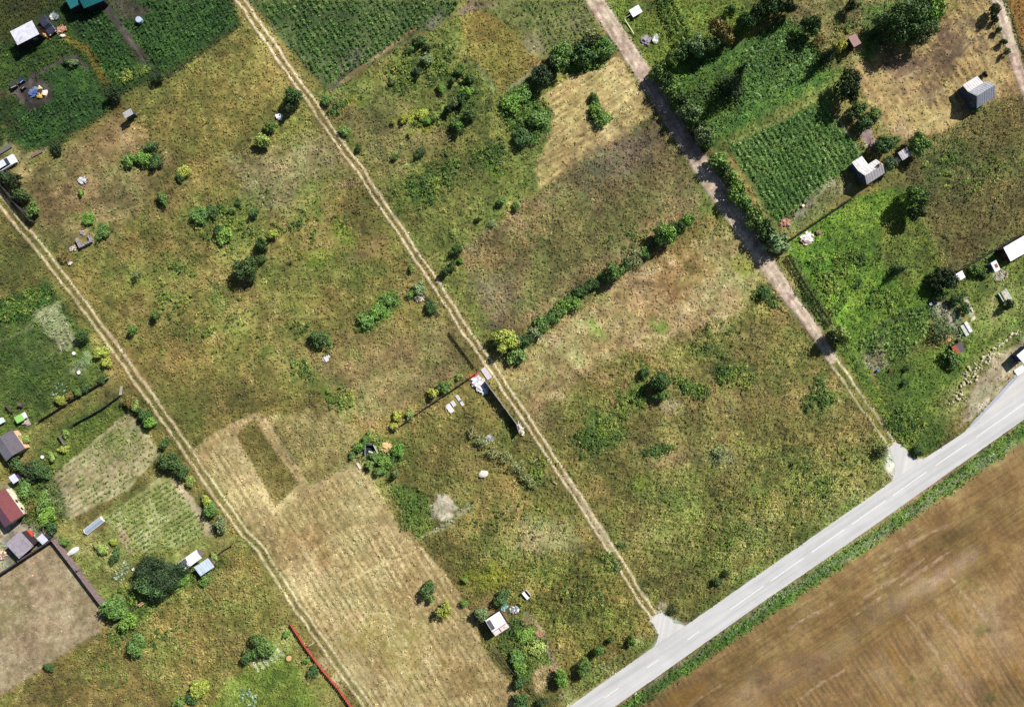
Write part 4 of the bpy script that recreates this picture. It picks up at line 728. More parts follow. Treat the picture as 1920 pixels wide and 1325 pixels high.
TONE = dict(k=(48, 64, 38), d=(66, 90, 48), m=(90, 118, 58), l=(126, 146, 76), y=(146, 152, 66), g=(108, 126, 84), o=(100, 134, 56), a=(116, 122, 78), r=(110, 98, 54))
trng = random.Random(77); tcount = 0
def plant(px, py, r, h, kind, tone, label, group=None):
    global tcount
    tcount += 1
    rot = trng.uniform(0, 6.28); base = W(px, py, h * .55); loc = (base[0], base[1], -0.05)
    nm, cat, part, stem, pool, sp = {"t": ("broadleaf_tree", "tree", "crown", "trunk", BROAD, TRUNK), "b": ("bush", "bush", "foliage", "stem", BUSHM, STEM), "s": ("scrub_bush", "bush", "foliage", "stem", SPARS, STEM), "c": ("spruce_tree", "tree", "crown", "trunk", CONIF, TRUNK)}[kind]
    e = empty(nm, loc, rot, label, cat, group)
    f = link(part, GREAT if r > 34 else pool[tcount % len(pool)], e); q = trng.uniform(.78, 1.28); R_ = r * S * (1.2 if group in (HR, HC) else 1.16 if 'diagonal row' in label else 1.06)
    f.scale = (R_ * q, R_ / q, h); v = trng.uniform(.88, 1.12); c = lin(TONE[tone]) / GAIN * 1.55
    f.color = (c[0] * v * trng.uniform(.92, 1.1), c[1] * v, c[2] * v, 1)
    s = link(stem, sp[tcount % len(sp)], e); s.scale = (R_ * .8 + .2, R_ * .8 + .2, h * .85)
    return e
HR = "hedge trees along the dirt road"; HC = "bushes on the boundary line between the two centre plots"; HW = "bushes along the western farm track"; SM = "scattered meadow bushes"
TREES = [
# hedge along the dirt road, from the north down
(1233,131,17,4.2,'b','m','round bush at the top of the dirt road hedge, where the tree row turns off',HR),(1247,151,15,4.6,'b','d','dark bush in the dirt road hedge, second below the turning tree row',HR),(1262,170,17,4.6,'b','m','mid green bush in the dirt road hedge level with the dark spruce',HR),(1272,190,16,5.2,'b','d','dark tall bush in the dirt road hedge just below the spruce',HR),(1285,205,16,5.0,'b','g','greyish bush in the dirt road hedge beside the long unbroken shadow',HR),(1299,212,16,5.0,'b','g','pale grey-green bush on the garden side of the dirt road hedge',HR),(1302,232,16,5.0,'b','d','dark bush in the dirt road hedge opposite the straw patch corner',HR),(1318,254,18,4.4,'b','g','grey-green bush in the dirt road hedge where the garden path ends',HR),
(1347,303,19,4.2,'b','m','round bush in the dirt road hedge, first one beside the crop square',HR),(1364,327,14,2.6,'b','m','low bush in the hedge between the crop square and the dirt road',HR),(1381,353,22,4.4,'b','o','large bright bush in the dirt road hedge beside the crop square middle',HR),(1395,376,16,3.8,'b','m','bush in the dirt road hedge below the large bright bush',HR),(1412,404,23,4.4,'b','m','wide bush in the dirt road hedge near the crop square lower corner',HR),(1434,431,20,4.6,'b','d','dark bush in the dirt road hedge next to the red rubble heap',HR),(1456,455,23,5.0,'b','g','last grey-green bush of the dirt road hedge, at the plank fence end',HR),
# tree row running up to the right
(1257,113,15,5,'t','m','first small tree of the diagonal row at the top right',None),(1280,98,17,5.5,'t','d','second tree of the diagonal row, near the berry canes foot',None),(1304,88,20,6,'t','g','broad grey-green tree in the diagonal row below the berry canes',None),(1326,86,18,6,'t','d','dark tree in the diagonal row just left of the largest round one',None),(1351,60,23,6.5,'t','r','large round olive-brown tree in the middle of the diagonal row',None),(1396,40,16,5.5,'t','d','round tree in the diagonal row above the beet rows',None),(1418,26,14,5.5,'t','k','small dark tree in the diagonal row near the top edge',None),(1370,20,12,4,'t','m','small free-standing tree just above the diagonal row',None),(1446,8,20,6,'t','d','dark tree at the top edge ending the diagonal row',None),(1474,14,18,6,'t','k','very dark tree at the top edge left of the round garden tree',None),
(1378,156,27,9,'c','k','tall dark spruce standing in the beet plot','') ,(1392,128,12,5,'c','k','small spruce tip behind the tall dark spruce',None),
(1522,46,20,5.5,'t','d','round dark tree between the beet rows and the red-brown shed',None),(1597,12,12,3.5,'b','k','small dark bush in the straw patch at the top edge',None),(1556,100,17,6.5,'c','k','dark narrow conifer casting a long shadow left of the red-brown shed',None),(1576,84,15,2.6,'b','y','bright yellow-green bush beside the red-brown shed',None),(1540,74,14,2,'s','r','brownish scrub between the round tree and the red-brown shed',None),
(1712,32,42,9,'t','d','very large tree at the top right with a long shadow',None),(1742,14,30,7,'t','o','bright tree crown at the top edge beside the very large tree',None),(1682,58,24,7,'t','d','dark tree merged into the left side of the very large tree',None),
(1591,164,28,6.5,'t','k','dark round tree at the upper corner of the crop square',None),(1606,205,20,3.5,'b','d','dark bush above the bare brown bed',None),(1622,231,17,3.2,'b','d','dark bush touching the top of the bare brown bed',None),(1640,212,14,2.2,'b','m','small green bush right of the two dark bushes by the brown bed',None),
(1660,272,20,4,'t','d','tree just above the L-shaped house',None),(1668,308,15,4,'t','g','grey-green tree touching the right side of the L-shaped house',None),(1722,272,21,4.5,'t','m','tree right behind the small shed with the white tank',None),(1678,262,12,2.5,'b','m','bush between the tree above the L-shaped house and the small shed',None),
(1866,20,13,3.5,'t','k','dark small tree on the edge of the upper right dirt road',None),(1868,38,7,1.8,'b','k','first tiny bush below the dark tree by the upper right road',None),(1874,56,7,1.8,'b','d','second tiny bush along the upper right road',None),(1881,78,7,1.8,'b','k','third tiny bush along the upper right road',None),(1889,97,8,2,'b','d','lowest tiny bush along the upper right road',None),
(1832,204,9,1.4,'b','m','low weeds bush at the foot of the grey gabled house',None),(1847,122+18,6,1.5,'b','k','tiny dark bush behind the lean-to of the grey gabled house',None),
(1715,368,23,6,'t','m','tree in the meadow below the L-shaped house',None),(1716,400,16,5,'t','k','dark smaller tree just below the meadow tree by the wire fence',None),(1736,378,7,1.5,'b','d','tiny dark bush right of the meadow tree',None),(1689,505,15,4.5,'c','d','narrow dark tree alone in the bright green garden',None),(1776,520,22,4.5,'t','k','very dark tree left of the small white hut',None),(1756,532,15,3,'b','k','dark bush under the very dark tree by the white hut',None),
(1830,505,13,2,'b','m','left leafy bush between the white hut and the blue shed',None),(1843,510,10,2,'b','m','right leafy bush between the white hut and the blue shed',None),(1797,560,14,2.2,'b','d','dark bush above the vegetable beds',None),(1812,578,13,2.2,'b','d','dark bush at the upper end of the cold frames',None),(1893,572,11,2.8,'b','k','small dark round bush beside the slatted bench',None),(1762,556,12,2,'b','d','dark bush left above the vegetable beds',None),
(1577,628,21,4.5,'t','l','yellowish tree beside the end of the dirt road',None),(1563,634,13,5,'t','k','dark tree shading the dirt road end',None),(1768,622,20,2.4,'s','d','dull scrub left of the small orange hut',None),(1786,672,20,2.5,'b','m','green bush below the small orange hut',None),(1800,668,9,1,'b','o','bright low bush at the foot of the orange hut',None),
(1723,845,12,1.6,'b','d','low dark bush in the corner between the eastern apron and the road',None),(1652,846,15,2,'s','k','dark scrub beside the eastern apron',None),(1700,690,7,1.2,'b','d','tiny bush beside the red bucket in the east garden',None),(1697,718,8,1.2,'b','d','tiny dark bush in the grass left of the scattered stones',None),
(1433,550,13,2,'b','d','dark low bush just west of the dirt road bend',None),
# centre boundary hedge
(1287,412,15,3.4,'b','o','bright bush nearest the dirt road on the centre boundary line',HC),(1274,428,11,3.2,'b','d','dark bush behind the bright one on the centre boundary line',HC),(1246,437,20,4.6,'t','o','largest tree on the centre boundary line, with a solid dark shadow',HC),(1236,455,12,4.2,'t','d','dark tree pressed against the largest one on the boundary line',HC),(1193,482,17,1.6,'s','a','pale grey dead scrub between the two boundary line trees',HC),(1150,510,18,4.8,'t','m','second tree of the boundary line with a long shadow',HC),(1101,537,12,2.2,'b','d','dark small bush left below the second boundary tree',HC),(1083,548,10,2.2,'b','d','darkest small bush on the middle of the boundary line',HC),(1078,568,14,2,'b','o','wide low bright bush on the boundary line',HC),(1057,573,13,2,'b','o','bright low bush left of the wide one on the boundary line',HC),(1042,588,14,2,'b','m','green bush on the lower half of the boundary line',HC),(1015,606,16,2.2,'b','m','round bush above the white post on the boundary line',HC),(1001,624,13,2.4,'b','g','grey-green bush beside the white post',HC),(978,641,14,2.8,'b','d','dark blue-green bush next to the yellow-green tree',HC),(947,637,23,4,'t','y','bright yellow-green tree beside the middle track',HC),(966,664,20,2.4,'b','m','low green bush at the foot of the yellow-green tree',HC),
# meadow bushes, centre and north
(855,468,12,2.2,'b','d','dark round bush east of the middle track, uppermost of three',SM),(849,497,10,2.2,'b','d','right one of the touching pair of dark bushes by the middle track',SM),(834,508,11,2.6,'b','d','left one of the touching pair, its shadow reaching the middle track',SM),(863,488,6,1,'b','o','tiny bright bush above the touching pair of dark bushes',SM),(940,378,10,1.6,'b','m','small bush south of the straw patch, first of three tiny ones',SM),(899,408,7,1.6,'b','l','tiny yellow-green bush in the meadow east of the middle track',SM),(921,419,8,1,'s','g','tiny grey weed bush right of the tiny yellow-green one',SM),(968,386,9,1.6,'b','m','small bush left of the brown square plot',SM),(771,503,9,1.4,'b','l','pale small bush west of the middle track',SM),(853,437,10,1,'s','l','pale thin scrub above the dark round bush by the middle track',SM),
(550,178,17,4.2,'t','d','dark tree beside the middle track near the top',None),(541,200,12,3.4,'b','k','blackish bush under the dark tree by the middle track',None),(508,237,12,2.2,'b','m','small bush left below the dark track-side tree',SM),(491,263,18,2.8,'b','l','round pale green bush below the small one near the track',SM),
(801,110,14,1.8,'b','g','grey-green bush below the furrow end',SM),(786,76,13,1.8,'b','d','dark bush hard under the furrow',SM),(801,88,10,1.8,'b','d','dark small bush between the furrow and the grey-green bush',SM),(781,134,11,1.8,'b','k','blackish bush left below the grey-green bush',SM),(736,152,7,1.2,'b','g','tiny grey bush in the meadow below the furrow',SM),(768,92,10,1.3,'b','m','low bush beside the middle of the furrow',SM),(826,166,11,1.4,'b','o','bright low bush in the upper meadow middle',SM),(862,130,12,1.8,'b','m','bush at the upper end of the north meadow cluster',SM),(880,147,10,2,'b','d','dark bush in the north meadow cluster, right side',SM),(876,171,14,2.2,'b','o','bright bush in the centre of the north meadow cluster',SM),(866,186,12,2.4,'b','d','dark blue-green bush in the north meadow cluster',SM),(852,192,10,2.4,'b','g','grey bush left in the north meadow cluster',SM),(839,203,10,2.6,'b','k','blackish bush at the lower end of the north meadow cluster',SM),(881,216,12,2.6,'b','d','dark upper one of the lone pair south of the meadow cluster',SM),(859,236,14,2.6,'b','m','green lower one of the lone pair south of the meadow cluster',SM),(848,150,8,1.4,'b','d','small dark bush left of the dark cluster bush',SM),
(758,223,9,1.4,'b','y','yellow-green bush left in the yellow row of the north meadow',SM),(737,228,6,1.2,'b','y','tiny yellow bush at the west end of the yellow row',SM),(791,213,14,1.5,'b','y','widest yellow bush in the yellow row',SM),(814,218,9,1.5,'b','l','greenish bush at the east end of the yellow row',SM),(803,227,9,1.3,'b','o','green low bush under the east end of the yellow row',SM),(770,250,8,1.1,'b','y','yellow low bush below the yellow row',SM),(787,286,11,1.4,'b','d','dark bush far below the yellow row',SM),(740,293,9,1.2,'b','m','small green bush west of the dark bush below the yellow row',SM),(671,277,8,1.4,'b','d','small dark bush just east of the middle track',SM),(612,188,12,1.4,'b','m','leafy bush between the track and the yellow weeds strip',SM),(645,246,12,1.2,'b','m','leafy weeds bush on the east side of the middle track',SM),
(1053,104,26,5,'t','m','leafy tree left in the shrub block below the bean rows',None),(1094,104,24,4,'b','d','dark broad bush in the middle of the shrub block',None),(1112,68,18,4,'s','a','grey twiggy bush at the top of the shrub block',None),(1102,84,18,3.6,'b','k','blackish bush behind the grey twiggy one',None),(1133,92,20,3,'b','m','green bush nearest the dirt road in the shrub block',None),(1016,142,22,4.5,'t','k','very dark tree at the upper left corner of the straw patch',None),(1036,126,16,4,'b','k','dark bush between the leafy tree and the very dark tree',None),
(960,195,20,2.2,'b','o','bright broad shrub left of the straw patch, upper left one',None),(985,175,18,2,'b','m','shrub left of the straw patch, topmost one',None),(1008,225,22,2.4,'b','m','shrub on the straw patch edge, largest one',None),(978,258,20,2.2,'b','d','dark shrub at the lower tip left of the straw patch',None),(1112,180,8,1.6,'b','d','tiny upper bush on the straw patch',None),(1115,208,14,2,'b','o','upper half of the oval shrub on the straw patch',None),(1128,225,15,2,'b','m','lower half of the oval shrub on the straw patch',None),
# east plot
(1239,715,20,4.6,'t','d','round dark tree in the middle of the east plot',None),(1240,740,15,3,'b','m','smaller bush tucked below the round dark tree in the east plot',None),(1209,698,11,2,'b','d','small dark bush left above the round dark tree in the east plot',None),(1345,1090,10,2,'b','d','dark bush by the asphalt road, lower one of two',None),(1361,1076,8,1.8,'b','k','dark bush by the asphalt road, upper one of two',None),(1264,1143,10,1.5,'s','k','dark scrub at the corner of the middle apron',None),(1350,850,16,1.4,'s','a','pale grey scrub in the east plot weeds',None),
# west meadow
(462,503,25,4.4,'t','d','largest lone tree of the west meadow',None),(490,456,13,3,'b','d','dark bush above the lone meadow tree',SM),(512,440,11,1.8,'b','y','yellow-green bush right of the dark one above the lone tree',SM),(486,488,12,2,'b','d','low bush touching the lone meadow tree',SM),(600,636,18,2.6,'b','d','dark green bush in the lower west meadow',SM),(616,640,9,1.2,'b','m','small bush clinging to the dark green lower meadow bush',SM),(303,372,13,2.2,'b','m','round bush in the upper west meadow',SM),(373,402,20,1.8,'b','m','left part of the wide low bush in the west meadow',SM),(394,396,15,1.8,'b','d','right part of the wide low bush in the west meadow',SM),(418,440,20,1.6,'b','o','bright leafy bush left of the lone tree',SM),(410,430,12,1.6,'b','d','dark side of the bright leafy bush',SM),(435,394,10,1.4,'b','m','small bush above the bright leafy bush',SM),(477,400,11,1.6,'b','d','small dark bush right of the wide low bush',SM),(446,379,8,1.2,'b','d','tiny dark bush above the small dark one',SM),(291,589,10,2.6,'b','m','small tree by the west track with a long slim shadow, upper one',SM),(248,619,9,2.4,'b','m','small tree by the west track with a long slim shadow, lower one',SM),(256,514,7,2.4,'s','g','thin pale sapling with a slim shadow in the west meadow',SM),(151,361,7,1.2,'b','o','tiny bright bush below the upper scrap heap',SM),(190,434,18,1.8,'b','m','leafy bush beside the brick ruin',SM),(165,410,14,1.2,'b','o','low bright bush above the brick ruin',SM),(120,482,14,1.2,'s','r','brownish scrub between the ruin and the west track',SM),
(240,300,14,1.6,'b','m','left bush of the low thicket in the north-west meadow',SM),(262,296,16,1.8,'b','o','middle bush of the low thicket in the north-west meadow',SM),(292,303,16,2,'b','d','right dark bush of the low thicket in the north-west meadow',SM),(285,275,13,1.6,'b','d','upper bush of the low thicket in the north-west meadow',SM),(345,322,14,1.4,'b','y','yellow-green weeds bush right of the low thicket',SM),(336,330,10,1.4,'b','d','dark bush under the yellow-green one right of the thicket',SM),
(728,562,15,1.6,'b','m','upper bush of the long leafy patch west of the middle track',SM),(706,585,18,1.7,'b','o','middle bush of the long leafy patch west of the middle track',SM),(684,602,18,1.6,'b','m','lower bush of the long leafy patch west of the middle track',SM),(788,541,16,1.8,'b','g','grey-green bush at the top of the broken track-side fence',SM),(808,576,14,1.6,'b','d','dark bush behind the broken track-side fence',SM),(770,552,10,1.2,'b','m','small bush left of the broken track-side fence',SM),
# south plot
(812,736,12,2.2,'b','y','bright yellow round bush on the long dark fence',None),(831,727,12,2,'b','m','green bush right of the yellow one on the long dark fence',None),(843,718,9,1.5,'b','l','small yellowish bush at the right of the green fence bush',None),(746,780,12,1.5,'b','y','yellow bush at the lower end of the long dark fence',None),(739,799,9,1.3,'b','y','small yellow bush below the fence end',None),(768,777,11,1.3,'b','l','pale yellow bush crossed by the long dark fence',None),(860,706,8,1.1,'b','l','tiny yellow bush above the long dark fence',None),
(747,845,14,2,'b','o','bright bush right of the straw heap',None),(672,838,13,2,'b','o','bright bush left of the black wreck',None),(688,822,13,1.6,'b','m','bush above the black wreck',None),(722,866,15,1.8,'b','o','bush in the middle of the thicket below the black wreck',None),(702,858,12,1.6,'b','m','bush directly below the black wreck',None),(715,880,14,1.8,'b','m','lowest bush of the thicket below the black wreck',None),(693,872,9,2,'b','l','small round bush with a dark shadow below the wreck',None),(736,862,10,1.5,'b','d','dark bush at the right of the thicket below the wreck',None),(742,888,8,3,'s','g','thin sapling with a slim dark shadow south of the thicket',None),(660,853,8,1.2,'b','m','tiny bush at the left tip of the thicket',None),
(803,1106,17,3,'b','d','dark green round bush on the mown field edge',None),(808,1122,9,2,'b','m','small bush under the dark green round one',None),(834,1142,17,3,'b','y','yellow bush on the mown field beside the hut path',None),(870,1131,9,1.6,'b','o','tiny bright bush between the yellow bush and the hut',None),(871,1088,7,1.4,'b','o','tiny bright bush at the upper edge of the mown field corner',None),(902,1152,15,3,'b','g','grey-green bush shading the corner of the white hut',None),(940,1124,18,2.4,'b','d','dark bush above the white hut',None),(968,1232,16,1.8,'b','m','bush along the hut garden fence, upper one',None),(975,1252,15,1.8,'b','o','bright bush along the hut garden fence, lower one',None),(1008,1215,20,1.6,'b','l','pale bush in the hut garden, right side',None),(985,1190,20,1.4,'b','o','leafy bush just below the white hut',None),
(1122,1220,11,3.2,'b','m','slim bush with long shadow, middle one above the asphalt road',None),(1145,1200,7,2,'b','d','small bush right above the slim one',None),(1184,1202,11,2.4,'b','m','bush near the middle apron above the road',None),(1097,1252,16,3.4,'t','m','round tree above the asphalt road, right one of two',None),(1052,1272,16,3.4,'t','o','bright round tree above the asphalt road, left one of two',None),(975,1280,15,2.6,'b','d','dark bush at the lower end of the hut garden',None),(978,1316,17,2.8,'b','d','large dark bush at the bottom edge under the hut garden',None),(1016,1318,12,2,'b','k','blackish bush at the bottom edge beside the road verge',None),
(885,810,13,1.6,'s','a','upper end of the pale dead brushwood row in the south plot',None),(905,828,14,1.6,'s','a','second clump of the pale dead brushwood row',None),(925,848,15,1.7,'s','a','middle clump of the pale dead brushwood row',None),(948,858,14,1.7,'s','a','fourth clump of the pale dead brushwood row',None),(970,874,15,1.8,'s','a','thick fifth clump of the pale dead brushwood row',None),(985,894,14,1.8,'s','a','sixth clump of the pale dead brushwood row',None),(998,908,11,1.5,'s','a','lower end of the pale dead brushwood row',None),
# north-west gardens
(213,176,14,3,'b','k','blackish bush at the corner of the north-west gardens',None),(137,118,10,1.4,'b','g','round pale bush on the bare garden soil',None),(124,116,8,1.2,'b','d','dark bush left of the round pale one on bare soil',None),(295,146,12,1.8,'b','k','dark bush at the foot of the bare soil strip',None),(105,274,14,2,'b','k','dark bush on the lower edge of the north-west gardens',None),
(8,330,16,3,'b','k','blackish bush at the left edge above the dark fence',HW),(25,340,15,3.2,'b','k','second blackish bush above the dark fence',HW),(39,366,17,3.4,'b','d','dark round bush behind the dark fence',HW),(58,392,17,2.8,'b','m','green bush at the right end of the dark fence',HW),
# west gardens
(154,630,14,2.6,'b','d','dark round bush at the corner of the west garden',HW),(190,662,16,1.8,'b','y','yellow bush along the west track',HW),(200,678,13,1.6,'b','y','lower yellow bush along the west track',HW),(190,712,9,1.4,'b','d','small dark bush at the upper garden fence end',None),(160,727,11,1.5,'b','d','dark bush on the upper garden fence',None),(145,735,10,1.5,'b','m','green bush on the upper garden fence',None),(114,751,12,1.6,'b','y','rounded yellow bush on the upper garden fence',None),(129,743,9,1.6,'b','r','reddish brown bush beside the rounded yellow one',None),
(122,813,9,1.3,'b','l','yellow-green bush beside the short plank fence',None),(117,842,9,1.2,'b','y','small clipped yellow bush on the lower lawn edge',None),(97,855,11,1.5,'b','l','rounded bush left of the small clipped one',None),(40,822,14,1.6,'b','l','leafy bush at the wall of the dark roofed house',None),(48,826,7,1.2,'b','y','small golden bush at the wall of the dark roofed house',None),
(55,884,20,3,'b','k','dark dense bush right of the bluish hut',None),(75,880,18,3,'t','d','dark bushy tree beside the sandy potato plot',None),(28,866,20,2.6,'b','d','dark bush below the dark roofed house',None),(48,915,22,2.2,'b','m','leafy bush below the bluish hut',None),(78,940,20,2,'b','m','leafy bush left of the sandy potato plot',None),(57,950,13,2,'s','r','reddish bush beside the red roofed house',None),(88,968,20,2,'b','o','bright leafy bush near the red roofed house gable',None),(95,990,14,1.8,'b','d','dark bush above the corner of the brick wall',None),
(240,752,14,2.2,'b','r','brownish bush at the white gate frame',HW),(255,760,12,2,'b','l','yellowish bush right of the gate frame',HW),(268,776,15,2.6,'b','d','dark bush on the sandy plot corner by the west track',HW),(280,792,13,2.2,'b','o','bright bush below the dark one by the west track',HW),(307,833,11,1.8,'b','d','small dark bush half way along the sandy plot',HW),(320,864,21,3.6,'t','d','dark tree between the two potato plots',HW),(340,884,14,2.4,'b','d','dark bush right below the tree between the plots',HW),(356,902,13,1.8,'b','l','yellowish bush along the fence of the lower potato plot',HW),(385,938,12,1.8,'b','y','golden bush along the west track',HW),(395,957,15,2.6,'b','m','green bush below the golden one by the west track',HW),(413,983,16,2.8,'b','g','grey-green round bush lowest along the west track',HW),
(300,1080,38,5.5,'t','k','large dark tree beside the two sheds, right lobe',None),(278,1094,28,4.8,'t','d','dark tree joined to the left of the large one by the sheds',None),(215,1042,15,2,'b','d','round dark bush beside the sandy garden path',None),(190,1028,14,1.5,'b','l','yellowish bush beside the white boat',None),(212,1016,8,1.1,'b','y','golden flower bush at the garden path',None),(120,1016,9,1.4,'b','m','small bush at the brick wall corner',None),
(214,1140,24,4.4,'t','m','tree at the lower end of the brick wall',None),(238,1160,20,3,'b','o','bright bush right of the tree at the brick wall end',None),(255,1210,20,3.4,'t','m','lone round tree in the south-west meadow',None),(90,1251,11,1.6,'b','d','small bush on the edge of the bare yard',None),(340,1085,16,1.6,'b','o','bright low bush below the white shed',None),(385,1086,14,1.5,'b','m','green bush below the light blue shed',None),(400,1045,10,1.4,'b','l','low bush behind the light blue shed',None),
(494,1210,23,3.4,'t','m','round tree above the wooden planks by the red fence',None),(462,1232,15,2.4,'b','d','bush left of the tree above the planks',None),(478,1222,13,2.4,'b','m','bush between the dark one and the tree above the planks',None),(374,1290,19,3,'t','y','yellow-green tree near the bottom left',None),(360,1308,15,2,'b','d','dark bush under the yellow-green tree',None),(336,1316,14,2,'b','m','bush at the bottom edge left of the yellow-green tree',None),(588,1258,13,1.3,'b','d','leafy bush behind the red fence',None),(574,1238,9,1.1,'b','m','smaller leafy bush behind the red fence',None),(537,1190,8,1.2,'b','o','tiny bush at the top end of the red fence',None),
]
for t in TREES: plant(*t[:7], t[7] or None)
for x, y in ((1240, 141), (1255, 161), (1268, 181), (1279, 198), (1293, 221), (1310, 243), (1326, 268), (1355, 316), (1372, 340), (1388, 365), (1403, 390), (1423, 418), (1445, 443)):
    plant(x + trng.uniform(-2, 2), y, 12, 3.2, 'b', 'd' if trng.random() < .5 else 'm', 'low filling bush between the taller ones in the dense hedge along the dirt road', HR)

for x, y in ((1262, 427), (1224, 458), (1208, 474), (1174, 496), (1132, 521), (1114, 531), (1092, 543), (1068, 561), (1049, 582), (1030, 596), (1022, 612), (990, 634), (958, 654)):
    plant(x + trng.uniform(-2, 2), y, 11, 2.0, 'b', 'd' if trng.random() < .4 else 'm', 'low filling bush between the taller ones on the centre boundary line', HC)

# ================================================================== BUILDINGS
brng = random.Random(9)
WOOD = (124, 108, 92); WOODG = (120, 120, 122); DARKW = (52, 44, 40)
def house(name, label, cat, px, py, ang, L, prof, roofs, wall, ends=None, ribs=0.0, door=None, windows=(), chimney=None, over=.18, group=None, c2=None, th=.06, patch=None):
    """prof: (u, z) from the up-left eave to the low-right eave, u across the axis; (px, py) is where the axis point at height z0 is seen"""
    z0 = np.interp(0, [p[0] for p in prof], [p[1] for p in prof])
    b = W(px, py, z0); e = empty(name, (b[0], b[1], 0), math.radians(ang), label, cat, group)
    n = len(prof) - 1; ends = ends or [(-L / 2, L / 2)] * n
    wm = paint(wall, .85, .25, 3.0, c2=tuple(int(v * .7) for v in wall), th=.55)
    wb = MB()
    for i in range(n):
        (u0, a), (u1, c) = prof[i], prof[i + 1]; x0, x1 = ends[i]
        if i == 0: u0 += .16
        if i == n - 1: u1 -= .16
        wb.prism([(-u0, -.1), (-u0, a - th * .8), (-u1, c - th * .8), (-u1, -.1)], x0 + over, x1 - over)
    wb.build("wall", wm, e)
    for i in range(n):
        (u0, a), (u1, c) = prof[i], prof[i + 1]; x0, x1 = ends[i]; k = math.hypot(u1 - u0, c - a); su, sz = (u1 - u0) / k, (c - a) / k
        if i == 0: u0 -= .12 * su; a -= .12 * sz
        if i == n - 1: u1 += .12 * su; c += .12 * sz
        rb = MB(); rb.prism([(-u0, a), (-u0, a + th), (-u1, c + th), (-u1, c)], x0, x1)
        if ribs:
            m = int((x1 - x0) / ribs)
            for j in range(m):
                x = x0 + (j + .5) * (x1 - x0) / m; rb.prism([(-u0, a + th), (-u0, a + th + .035), (-u1, c + th + .035), (-u1, c + th)], x - .05, x + .05)
        rc = roofs[i] if isinstance(roofs[0], tuple) else roofs
        ro = rb.build("roof", paint(rc, .6, .16, 1.6, c2=c2 or tuple(int(v * .84) for v in rc), th=.54), e)
        for pt in ([patch] if isinstance(patch, tuple) else patch or []):
            if pt[0] != i: continue                              # (segment, x0, x1, t0, t1, colour): roofing felt or rust sheet nailed on
            _, X0, X1, t0, t1, pc = pt; pb = MB(); f = lambda t: (u0 + (u1 - u0) * t, a + (c - a) * t + th + .004)
            (ua, za), (ub, zb) = f(t0), f(t1); pb.prism([(-ua, za), (-ua, za + .02), (-ub, zb + .02), (-ub, zb)], X0, X1); pb.build("roof_patch", paint(pc, .8, .3, 3.0), ro)
    if door:                                                     # (u centre, width, height) on the down-left end wall
        u, w, h = door; x = ends[-1 if u > 0 else 0][0] + over
        d = MB(); d.box((x - .02, -u, h / 2), (.05, w, h)); do = d.build("door", paint((96, 84, 74), .7, .25, 4.0), e)
        hb = MB(); hb.box((x - .06, -u + w * .36, h * .5), (.03, .05, .12)); hb.build("handle", paint((150, 150, 150), .4, .1, 3.0, .8), do)
    for (side, p, zc, w, h) in windows:                          # side 'g' end wall, 'l'/'r' long walls
        f = MB(); g = MB()
        if side == 'g':
            x = ends[0 if p < 0 else -1][0] + over; f.box((x - .015, -p, zc), (.05, w, h)); g.box((x - .043, -p, zc), (.012, w * .8, h * .8))
        else:
            u = prof[0][0] + .16 if side == 'l' else prof[-1][0] - .16; s = -1 if side == 'l' else 1
            f.box((p, -(u + s * .015), zc), (w, .05, h)); g.box((p, -(u + s * .043), zc), (w * .8, .012, h * .8))
        fo = f.build("window", paint((200, 198, 190), .6, .15, 4.0), e); g.build("pane", glass(), fo)
    if chimney:
        x, u = chimney; zz = np.interp(u, [p[0] for p in prof], [p[1] for p in prof]); cb = MB(); cb.box((x, -u, zz + .3), (.4, .4, .9)); cb.box((x, -u, zz + .79), (.5, .5, .08)); cb.build("chimney", paint((150, 104, 84), .9, .3, 5.0), e)
    return e
RG = (196, 200, 208)
# north-east: grey gabled house, lower part on its up-left side
house("gabled_house", "grey tin-roofed gabled house on the straw plot at the upper right", "house", 1848.5, 170, 31.5, 3.9, [(-2.97, 2.15), (-1.46, 2.55), (0, 4.15), (1.9, 2.25)], [(222, 216, 216), (186, 188, 196), (158, 160, 172)], (78, 92, 124), [(-1.95, 1.25), (-1.95, 1.95), (-1.95, 1.95)], .45, (-.1, .8, 1.9), [('g', .95, 1.4, .6, .7), ('g', -.1, 3.0, .5, .5), ('r', 0, 1.3, .8, .7)])
house("garden_house", "L-shaped pale tin-roofed garden house at the lower corner of the crop square", "house", 1638.5, 318.8, 32.8, 3.95, [(-3.2, 2.1), (-1.4, 2.4), (0, 3.7), (1.54, 2.45)], [(232, 228, 226), (238, 234, 232), (186, 182, 186)], (72, 88, 122), [(-1.95, .25), (-1.95, 1.97), (-1.97, 1.97)], .5, (.6, .8, 1.85), [('g', -.5, 1.4, .6, .9), ('l', -1, 1.2, .7, .6)], c2=(178, 170, 166), chimney=(1.3, -.3))
house("long_cabin", "long white-roofed cabin cut by the right edge, with dark red walls", "house", 1916, 461, 30, 6.4, [(-1.35, 2.75), (1.35, 2.55)], (246, 246, 246), (96, 44, 38), None, 0, (0, .9, 2.0), [('r', .5, 1.5, .9, .8), ('r', -1.5, 1.5, .9, .8)])
house("outhouse", "small white-topped hut at the end of the plank fence beside a dark tree", "outhouse", 1800.3, 517.2, 31, 1.5, [(-.6, 2.1), (.6, 1.95)], (246, 246, 246), (150, 140, 130), None, 0, (0, .7, 1.7), over=.1)
house("tool_shed", "narrow shed with a blue side wall and white roof next to the long cabin", "shed", 1866.5, 499, 55 - 90 + 64, 1.15, [(-.85, 2.25), (.85, 2.1)], (240, 238, 236), (70, 104, 146), None, 0, (0, .75, 1.7), over=.08, patch=(0, -.15, .4, .3, .7, (150, 84, 66)))
